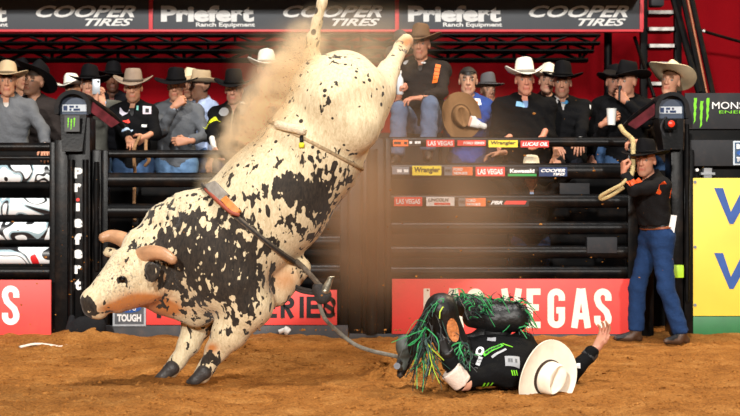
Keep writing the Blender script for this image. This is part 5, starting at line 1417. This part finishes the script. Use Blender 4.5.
c0 = np.array(W(619, 92, 14.72)); mb = MB(); mb.tube([c0 + (.0, -.01, -.08), c0 + (.005, 0, .02), c0 + (.01, .01, .032), c0 + (.015, .015, .055), c0 + (.016, .016, .062)], [.010, .011, .018, .018, .008], 12)
thing('microphone', 'black hand microphone at the speaker\'s mouth', 'microphone', mb, BLKP)
hm = Matrix.Translation(W(461, 116, 14.86)) @ Euler((math.radians(98), math.radians(-14), math.radians(4))).to_matrix().to_4x4() @ Matrix.Scale(1.04, 4)
he = empty('cowboy_hat', W(461, 116, 14.86)); tag(he, 'brown felt hat held in front of the royal blue shirt', 'hat')
add_hat('hat_felt', hm, felt((132, 98, 66)), felt((96, 70, 48)), he, bw=.115, side=.045, H=.11)
# rope hanging over the rail in the hands of the patched shirt
YROPE = mat('yellow_rope', (206, 182, 128), .85, var=.25, vscale=60, bump=.8, bscale=180)
r1 = MB(); r1.tube(spline([W(140, 136, 14.5), W(135, 146, 14.42), W(134, 158, 14.45), W(135, 175, 14.5), W(134, 200, 14.5), W(135, 222, 14.5)]), .016, 8)
thing('rope', 'thin tan rope hanging inside the gate from the patched shirt\'s hands', 'rope', r1, mat('tan_rope', (150, 112, 76), .85, var=.3, vscale=60), True)
r1 = MB(); r1.tube(spline([W(146, 140, 14.5), W(146, 152, 14.45), W(149, 160, 14.46), W(145, 166, 14.5)]), .016, 8)
thing('rope', 'short loop of tan rope hanging from the patched shirt\'s other hand', 'rope', r1, MATS['tan_rope'], True)
# rear rail the man sits on
rr = empty('rear_rail', (fx(420, 15.0), 15.0, .6)); tag(rr, 'black rear chute rail under the seated person', 'rail')
seat_z = e.z - 1.668 * s_ + .852 * s_
mb = MB(); mb.box(fx(392, 15.0), fx(442, 15.0), 14.94, 15.14, seat_z - .06, seat_z, .01); mb.build('top_plank', BLK2, rr, 'auto')
for p in (394, 438.5):
    mb = MB(); mb.box(fx(p, 15.0), fx(p + 4, 15.0), 15.0, 15.08, .6, seat_z - .05, .006); mb.build('post', BLK2, rr, 'auto')
mb = MB(); mb.box(fx(392, 15.0), fx(442, 15.0), 14.46, 14.58, seat_z - .38, seat_z - .318, .006); mb.build('foot_rail', BLK2, rr, 'auto')
for p in (394, 438.5):
    mb = MB(); mb.box(fx(p, 15.0), fx(p + 3, 15.0), 14.56, 15.02, seat_z - .375, seat_z - .332, .006); mb.build('bracket', BLK2, rr, 'auto')

# ------------------------------------------------------------------ the man on the dirt at the gate
GD = 13.45
e = W(650, 163, GD); sc = e.z / 1.668 * 1.03
Rm = rotm(-1.25, 0, 0)
def rl(x, y, z): return tuple(np.array((e.x + .04, GD, 0.0)) + sc * (Rm @ np.array((x, y, z))))
JM = {'ankL': (-.20, -.10, .085), 'kneeL': (-.17, -.10, .50), 'toeL': (-.24, -.27, .03), 'ankR': (.17, .16, .085), 'kneeR': (.14, .02, .50), 'toeR': (.19, .0, .03), 'neck': (0, -.05, 1.46), 'head': (0, -.11, 1.635),
      'shL': (-.175, -.045, 1.41), 'shR': (.175, -.045, 1.41)}
cm_ = person('person in black shirt, jeans and black hat pulling a rope at the gate', (e.x + .055, GD, 0.0), sc, -1.25, J=JM, head=(.75, .08, 0), jacket=(26, 25, 26), hatcol=H_BLACK, hat=dict(bw=.125, side=.03, H=.13, tilt=.05), skin=(206, 146, 118), trousers=(34, 57, 96), shirt=(36, 35, 36), hem=.095, headscale=1.12,
     boots=(74, 50, 34), belt=(136, 72, 40), width=1.2, beard=.2,
     arms={'R': dict(elbow=A_(634, 190, GD - .30), wrist=A_(624, 173, GD - .22), pose='grip', dir=(-.1, 0, 1), palm=(1, .2, 0)), 'L': dict(elbow=A_(640, 168, GD + .20), wrist=A_(640, 142, GD + .12), pose='hold', dir=(-.9, -.2, .1), palm=(0, .2, -1))})
NPE['gateman'] = cm_
pch('gateman', 'jacket', 667, 190, .12, .16, paint((220, 84, 34)), name='back_print', text='---', rot=1.3, bold=.05)
pch('gateman', 'jacket', 634, 182, .16, .05, paint((220, 84, 34)), name='sleeve_print', text='-----', rot=.35, bold=.02)
c0 = np.array(W(671, 225, GD - .16)); mb = MB(); mb.add([c0 + v for v in ((-.028, 0, -.08), (.028, .01, -.075), (.05, .0, .08), (.0, -.01, .085))], [(0, 1, 2, 3)])
pp = mb.build('paper', WHITE); md = pp.modifiers.new('Solidify', 'SOLIDIFY'); md.thickness = .006; tag(pp, 'folded white paper tucked in a jeans pocket', 'paper')
yr = MB(); yr.tube(spline([W(620, 126, GD + .2), W(624, 132, GD + .14), W(630, 137, GD + .08), W(633, 142, GD), W(633, 160, GD - .12), W(632, 172, GD - .22), W(629, 180, GD - .24)]), .022, 10)
yro = yr.build('gate_rope', YROPE, None, True); tag(yro, 'pale yellow gate rope gripped in the raised fists of the jeans wearer', 'rope')
yr = MB(); yr.tube(spline([W(629, 176, GD - .26), W(622, 184, GD - .3), W(611, 190, GD - .28), W(601, 196, GD - .22), W(602, 199, GD - .2), W(612, 195, GD - .22), W(624, 187, GD - .24)]), .016, 10); yr.build('loop', YROPE, yro, True)
mb = MB(); mb.box(fx(676, GD), fx(688, GD), 13.62, 13.7, fz(279, GD), fz(266, GD), .01)
gb = mb.build('lime_box', mat('lime_green', (170, 212, 40), .5, var=.2), None, 'auto'); gb.rotation_euler = (0, 0, 0); tag(gb, 'lime green tag fixed low on the black column', 'tag')
# ------------------------------------------------------------------ the fallen rider
LEA = mat('chaps_leather', (15, 15, 16), .48, var=.3, vscale=12, bump=.6, bscale=14)
hz_ = np.array((.42, -.85, -.10)); hz_ /= np.linalg.norm(hz_)
fw = np.array((-.45, -.15, -.9)); fw -= hz_ * (fw @ hz_); fw /= np.linalg.norm(fw)
HRr = np.stack([np.cross(-fw, hz_), -fw, hz_], 1)
JR = {'pelvis': W(470, 362, 10.22), 'neck': W(531, 364, 10.15), 'head': W(541, 376, 9.98),
      'shL': W(522, 345, 10.34), 'shR': W(507, 373, 10.0), 'hipL': W(470, 353, 10.32), 'hipR': W(464, 368, 10.12),
      'kneeR': W(441, 309, 10.0), 'ankR': W(411, 350, 10.2), 'toeR': W(401, 373, 10.2),
      'kneeL': W(516, 314, 10.32), 'ankL': W(459, 304, 10.5), 'toeL': W(447, 300, 10.62), 'headR': HRr}
JR = {k: (np.array(v) if k == 'headR' else tuple(v)) for k, v in JR.items()}
rd = person('fallen rider in black vest and green fringed chaps lying on the dirt', tuple(W(475, 385, 10.2)[:2]) + (0.0,), 1.0, 0.0, J=JR, world_j=True, jacket=(18, 18, 19), skin=(206, 150, 124), hair=(60, 42, 30), shirt=(18, 18, 19), tmat=LEA,
     boots=(58, 54, 50), hem=-.05, vneck=False, headscale=1.05, width=1.15, belly=.03, hatcol=(242, 232, 212), bandcol=(60, 46, 38), hat=dict(bw=.125, side=.03, dip=.01, H=.125, shrink=.1),
     arms={'R': dict(elbow=W(459, 380, 9.90), wrist=W(447, 354, 9.88), pose='hold', dir=(-.07, -.02, .12), palm=(0, 1, .1), glove=(20, 20, 21)),
           'L': dict(elbow=W(570, 376, 10.42), wrist=W(597, 347, 10.52), pose='relaxed', dir=(.35, .1, .6), palm=(-.5, -.5, .3))})
NPE['rider'] = rd
rj = rd['j']
# white tape at the elbow, cuff on the other wrist
def sleeve_band(name, a, b, r0, r1, m, par):
    A = Sdf(); A.cone(a, b, r0, r1, .01)
    d = (np.array(b) - np.array(a)); d /= np.linalg.norm(d)
    v, q = sculpt(A, .009, clip=lambda X, Y, Z, Fd: np.maximum(np.maximum(Fd, (((X - b[0]) * d[0] + (Y - b[1]) * d[1] + (Z - b[2]) * d[2])).astype(np.float32)), (-((X - a[0]) * d[0] + (Y - a[1]) * d[1] + (Z - a[2]) * d[2])).astype(np.float32)))
    return quick_mesh(name, v, q, m, par)
TAPE = mat('white_tape', (226, 208, 194), .85, var=.08, vscale=30, bump=.4, bscale=90)
sleeve_band('elbow_tape', np.array(W(463, 383, 9.90)), np.array(W(450, 370, 9.88)), .070, .072, TAPE, rd['root'])
sleeve_band('upper_tape', np.array(W(469, 382, 9.92)), np.array(W(461, 382, 9.90)), .055, .056, mat('skin_patch', (214, 160, 134), .6, var=.1), rd['root'])
sleeve_band('glove_cuff', np.array(W(451, 366, 9.93)), np.array(W(446, 350, 9.88)), .056, .046, LEA, rd['root'])
sleeve_band('wrist_band', np.array(W(587, 358, 10.49)), np.array(W(593, 351, 10.51)), .052, .050, mat('wrist_grey', (46, 46, 48), .6), rd['root'])
def rpch(*a, **kw): return decal(rd['jacket'], *a, D0=8, **kw)
circ = [(.5 + .5 * math.cos(t * .524), .5 + .5 * math.sin(t * .524)) for t in range(12)]
rpch(480, 351.5, .055, .075, WHITE, outline=circ); rpch(480, 351.5, .025, .035, BLKP, lift=.008, outline=circ)
rpch(493, 349, .15, .030, paint((90, 200, 50)), rot=.60); rpch(493, 349, .12, .014, BLKP, lift=.008, rot=.6, text='-----')
rpch(499, 353, .11, .018, paint((170, 172, 176)), rot=.60)
rpch(512.5, 361, .095, .08, paint((150, 152, 156)), rot=-.15); rpch(512.5, 361, .06, .03, paint((90, 92, 96)), lift=.008, rot=-.15, text='-- -')
rpch(491.5, 340, .055, .045, paint((160, 160, 164)), rot=-.2)
rpch(478, 364, .10, .028, paint((190, 192, 194)), text='- ---', rot=1.2)
for i in range(3):
    rpch(483.5 + i * 3.4, 385, .011, .055, CLAW, rot=-.18, nseg=2, name='claw_mark'); rpch(505 + i * 2.4, 345 + i * .8, .008, .04, CLAW, rot=.9, nseg=2, name='claw_mark'); rpch(512 + i * 2.2, 373, .008, .035, CLAW, rot=.1, nseg=2, name='claw_mark')
decal(rd['jacket'], 578, 366, .03, .035, WHITE, name='patch', text='-'); 
mat('orange_tooling', (196, 120, 66), .6, var=.4, vscale=40, bump=.5)
def chap(pts, rad):
    A = Sdf()
    for i in range(len(pts) - 1): A.cone(pts[i], pts[i + 1], rad[i], rad[i + 1], .05)
    v, q = sculpt(A, .014, clip=lambda X, Y, Z, Fd: np.maximum(Fd, (.01 - Z).astype(np.float32)))
    return quick_mesh('chap', v, q, LEA, rd['root'])
c1_ = chap([W(456, 352, 10.06), W(441, 309, 10.0), W(424, 334, 10.1)], [.10, .092, .075])
chap([W(472, 318, 10.34), W(494, 318, 10.3), W(515, 317, 10.28)], [.065, .095, .10])
decal(c1_, 453, 330, .08, .16, MATS['orange_tooling'], name='chap_patch', rot=.25, lift=.006, outline=circ)
# chap flares and fringe
A = Sdf(); A.ell(W(404, 346, 10.16), (.055, .05, .075), None, .02); A.cone(W(406, 352, 10.2), W(402, 366, 10.2), .05, .04, .02)
cv, cq = sculpt(A, .01); quick_mesh('boot_top', cv, cq, mat('boot_grey', (72, 78, 74), .6, var=.3, vscale=20), rd['root'])
mb = MB(); mb.tube([W(400, 360, 10.12), W(396, 366, 10.1)], .012, 8); mb.tube([W(397, 366, 10.13), W(397, 366, 10.09)], .022, 12); mb.build('spur', mat('spur_steel', (96, 96, 100), .3, metal=.9), rd['root'])
def fringe(n, lines, m, seed, name='fringe'):
    r = np.random.default_rng(seed); V = []; Fc = []
    for i in range(n):
        a, b, out, lo, hi, g = lines[r.integers(len(lines))]
        a, b, out = np.array(a), np.array(b), np.array(out, float)
        p = a + (b - a) * r.random() + r.standard_normal(3) * .012
        d = out + r.standard_normal(3) * .45; d /= np.linalg.norm(d)
        Ln = lo + (hi - lo) * r.random(); w = .003 + .003 * r.random()
        side = np.cross(d, (0, 1, .2)); side /= max(np.linalg.norm(side), 1e-6)
        k = 5; base = len(V)
        for s in range(k):
            t = s / (k - 1)
            q = p + d * Ln * t + np.array((0, 0, -g)) * Ln * t * t + side * .02 * math.sin(t * 4 + i)
            q[2] = max(q[2], .02)
            ww = w * (1 - .5 * t)
            V += [q - side * ww, q + side * ww]
        for s in range(k - 1): Fc.append((base + 2 * s, base + 2 * s + 1, base + 2 * s + 3, base + 2 * s + 2))
    o = mesh_obj(name, V, Fc, m, rd['root']); md = o.modifiers.new('Solidify', 'SOLIDIFY'); md.thickness = .003
    o['kind'] = 'stuff'; return o
FL = [(W(444, 300, 9.92), W(418, 330, 9.98), (-.3, -.4, .5), .08, .18, 1.1), (W(422, 330, 9.90), W(428, 350, 9.90), (-.15, -.3, -.6), .10, .24, .5), (W(428, 322, 9.90), W(424, 360, 9.95), (.05, -.3, -.8), .08, .2, .2),
      (W(450, 296, 10.1), W(484, 300, 10.24), (.1, -.3, .55), .06, .14, .9), (W(482, 298, 10.25), W(520, 302, 10.26), (.3, -.2, .7), .05, .13, .6), (W(519, 300, 10.24), W(521, 326, 10.24), (.9, -.2, .0), .05, .12, .5), (W(462, 342, 9.92), W(466, 356, 9.92), (-.1, -.2, -.7), .06, .14, .2),
      (W(470, 314, 10.2), W(488, 306, 10.2), (.3, -.3, .6), .05, .1, .5)]
fringe(85, FL, mat('fringe_green', (46, 150, 84), .6, var=.3, vscale=20), 1)
fringe(90, FL, mat('fringe_dark_green', (22, 60, 50), .6, var=.3, vscale=20), 2)
fringe(110, FL, mat('fringe_black', (18, 20, 19), .5, var=.3, vscale=20), 3)
fringe(8, FL[:3], mat('fringe_yellow', (170, 190, 50), .6), 4)
# litter on the dirt
wt = MB(); wt.tube(spline([W(20, 347, 13.1), W(36, 344, 13.2), W(52, 345.5, 13.15), W(60, 347, 13.1), (W(72, 344, 13.3))]), .022, 8, squash=(1, .5))
o = wt.build('rope_scrap', paint((226, 214, 200)), None, True); tag(o, 'short white rope scrap lying on the dirt near the printed gate', 'rope')
wt = MB(); wt.tube(spline([W(279, 332, 13.7), W(285, 330, 13.7), W(289, 333, 13.7)]), [.02] * 8 + [.035] * 8 + [.02], 8)
o = wt.build('paper_scrap', paint((230, 228, 222)), None, True); tag(o, 'small white scrap at the foot of the series banner', 'scrap')
# black cloth bundle at the foot of the column
A = Sdf(); A.ell(W(84, 330, 13.6), (.13, .08, .12), None, .04); A.ell(W(96, 328, 13.62), (.09, .07, .11), None, .04); A.cone(W(70, 334, 13.6), W(72, 318, 13.7), .05, .03, .03)
cv, cq = sculpt(A, .014); o = quick_mesh('bag', cv, cq, fabric((34, 34, 36))); tag(o, 'slumped black bag on the dirt below the lettered column', 'bag')

# ------------------------------------------------------------------ dust in the air
def dust(name, label, c, axes, rot, dens, color, nscale, lo, hi, aniso=.25):
    bm = bmesh.new(); bmesh.ops.create_icosphere(bm, subdivisions=3, radius=1); me = bpy.data.meshes.new(name); bm.to_mesh(me); bm.free()
    o = bpy.data.objects.new(name, me); COL.objects.link(o); o.location = c; o.scale = axes; o.rotation_euler = rot
    m = bpy.data.materials.new(name); m.use_nodes = True; N = m.node_tree.nodes; L = m.node_tree.links
    N.remove(N['Principled BSDF']); out = N['Material Output']
    pv = N.new('ShaderNodeVolumePrincipled'); pv.inputs['Color'].default_value = tuple(color) + (1,); pv.inputs['Anisotropy'].default_value = aniso
    tc = N.new('ShaderNodeTexCoord'); ln = N.new('ShaderNodeVectorMath'); ln.operation = 'LENGTH'; L.new(tc.outputs['Object'], ln.inputs[0])
    fo = N.new('ShaderNodeMapRange'); fo.interpolation_type = 'SMOOTHSTEP'; fo.inputs['From Min'].default_value = 1.0; fo.inputs['From Max'].default_value = .15; L.new(ln.outputs['Value'], fo.inputs['Value'])
    ge = N.new('ShaderNodeNewGeometry'); nz = N.new('ShaderNodeTexNoise'); nz.inputs['Scale'].default_value = nscale; nz.inputs['Detail'].default_value = 4; nz.inputs['Distortion'].default_value = .8; L.new(ge.outputs['Position'], nz.inputs['Vector'])
    nr = N.new('ShaderNodeMapRange'); nr.inputs['From Min'].default_value = lo; nr.inputs['From Max'].default_value = hi; L.new(nz.outputs['Fac'], nr.inputs['Value'])
    mu = N.new('ShaderNodeMath'); mu.operation = 'MULTIPLY'; L.new(fo.outputs[0], mu.inputs[0]); L.new(nr.outputs[0], mu.inputs[1])
    m2 = N.new('ShaderNodeMath'); m2.operation = 'MULTIPLY'; m2.inputs[1].default_value = dens; L.new(mu.outputs[0], m2.inputs[0]); L.new(m2.outputs[0], pv.inputs['Density'])
    L.new(pv.outputs[0], out.inputs['Volume']); me.materials.append(m)
    tag(o, label, 'dust', kind='stuff'); return o
TAN = (.97, .80, .56); BRN = (.80, .56, .36)
dust('dust_plume', 'tan dust plume bursting off the bull\'s back', W(262, 116, 10.62), (.26, .40, .95), (0, math.radians(30), 0), 30.0, TAN, 5.5, .40, .80, 0)
dust('dust_plume', 'thin tan dust trailing up beside the bull\'s tail', W(335, 52, 11.3), (.85, .5, .40), (0, math.radians(-10), 0), 3.2, TAN, 3.5, .36, .80, 0)
dust('dust_haze', 'brown dust haze hanging in front of the stickered gate', W(425, 200, 12.7), (1.2, .9, 1.2), (0, math.radians(8), 0), .75, BRN, 1.3, .15, .8, 0)
dust('dust_haze', 'dense brown dust drifting behind the bull\'s belly', W(366, 215, 12.3), (.5, .8, 1.15), (0, math.radians(4), 0), 1.3, BRN, 1.8, .2, .8, 0)
def in_plume(r):
    t = r.random() ** .8; px = 240 + 72 * t + r.standard_normal() * 8; py = 176 - 125 * t + r.standard_normal() * 10
    return np.array(W(px - 6, py, 10.35 + .5 * r.random()))
clods('flying_dirt', 700, in_plume, .0012, .0045, 'fine tan grit thrown up along the bull\'s back', 12)
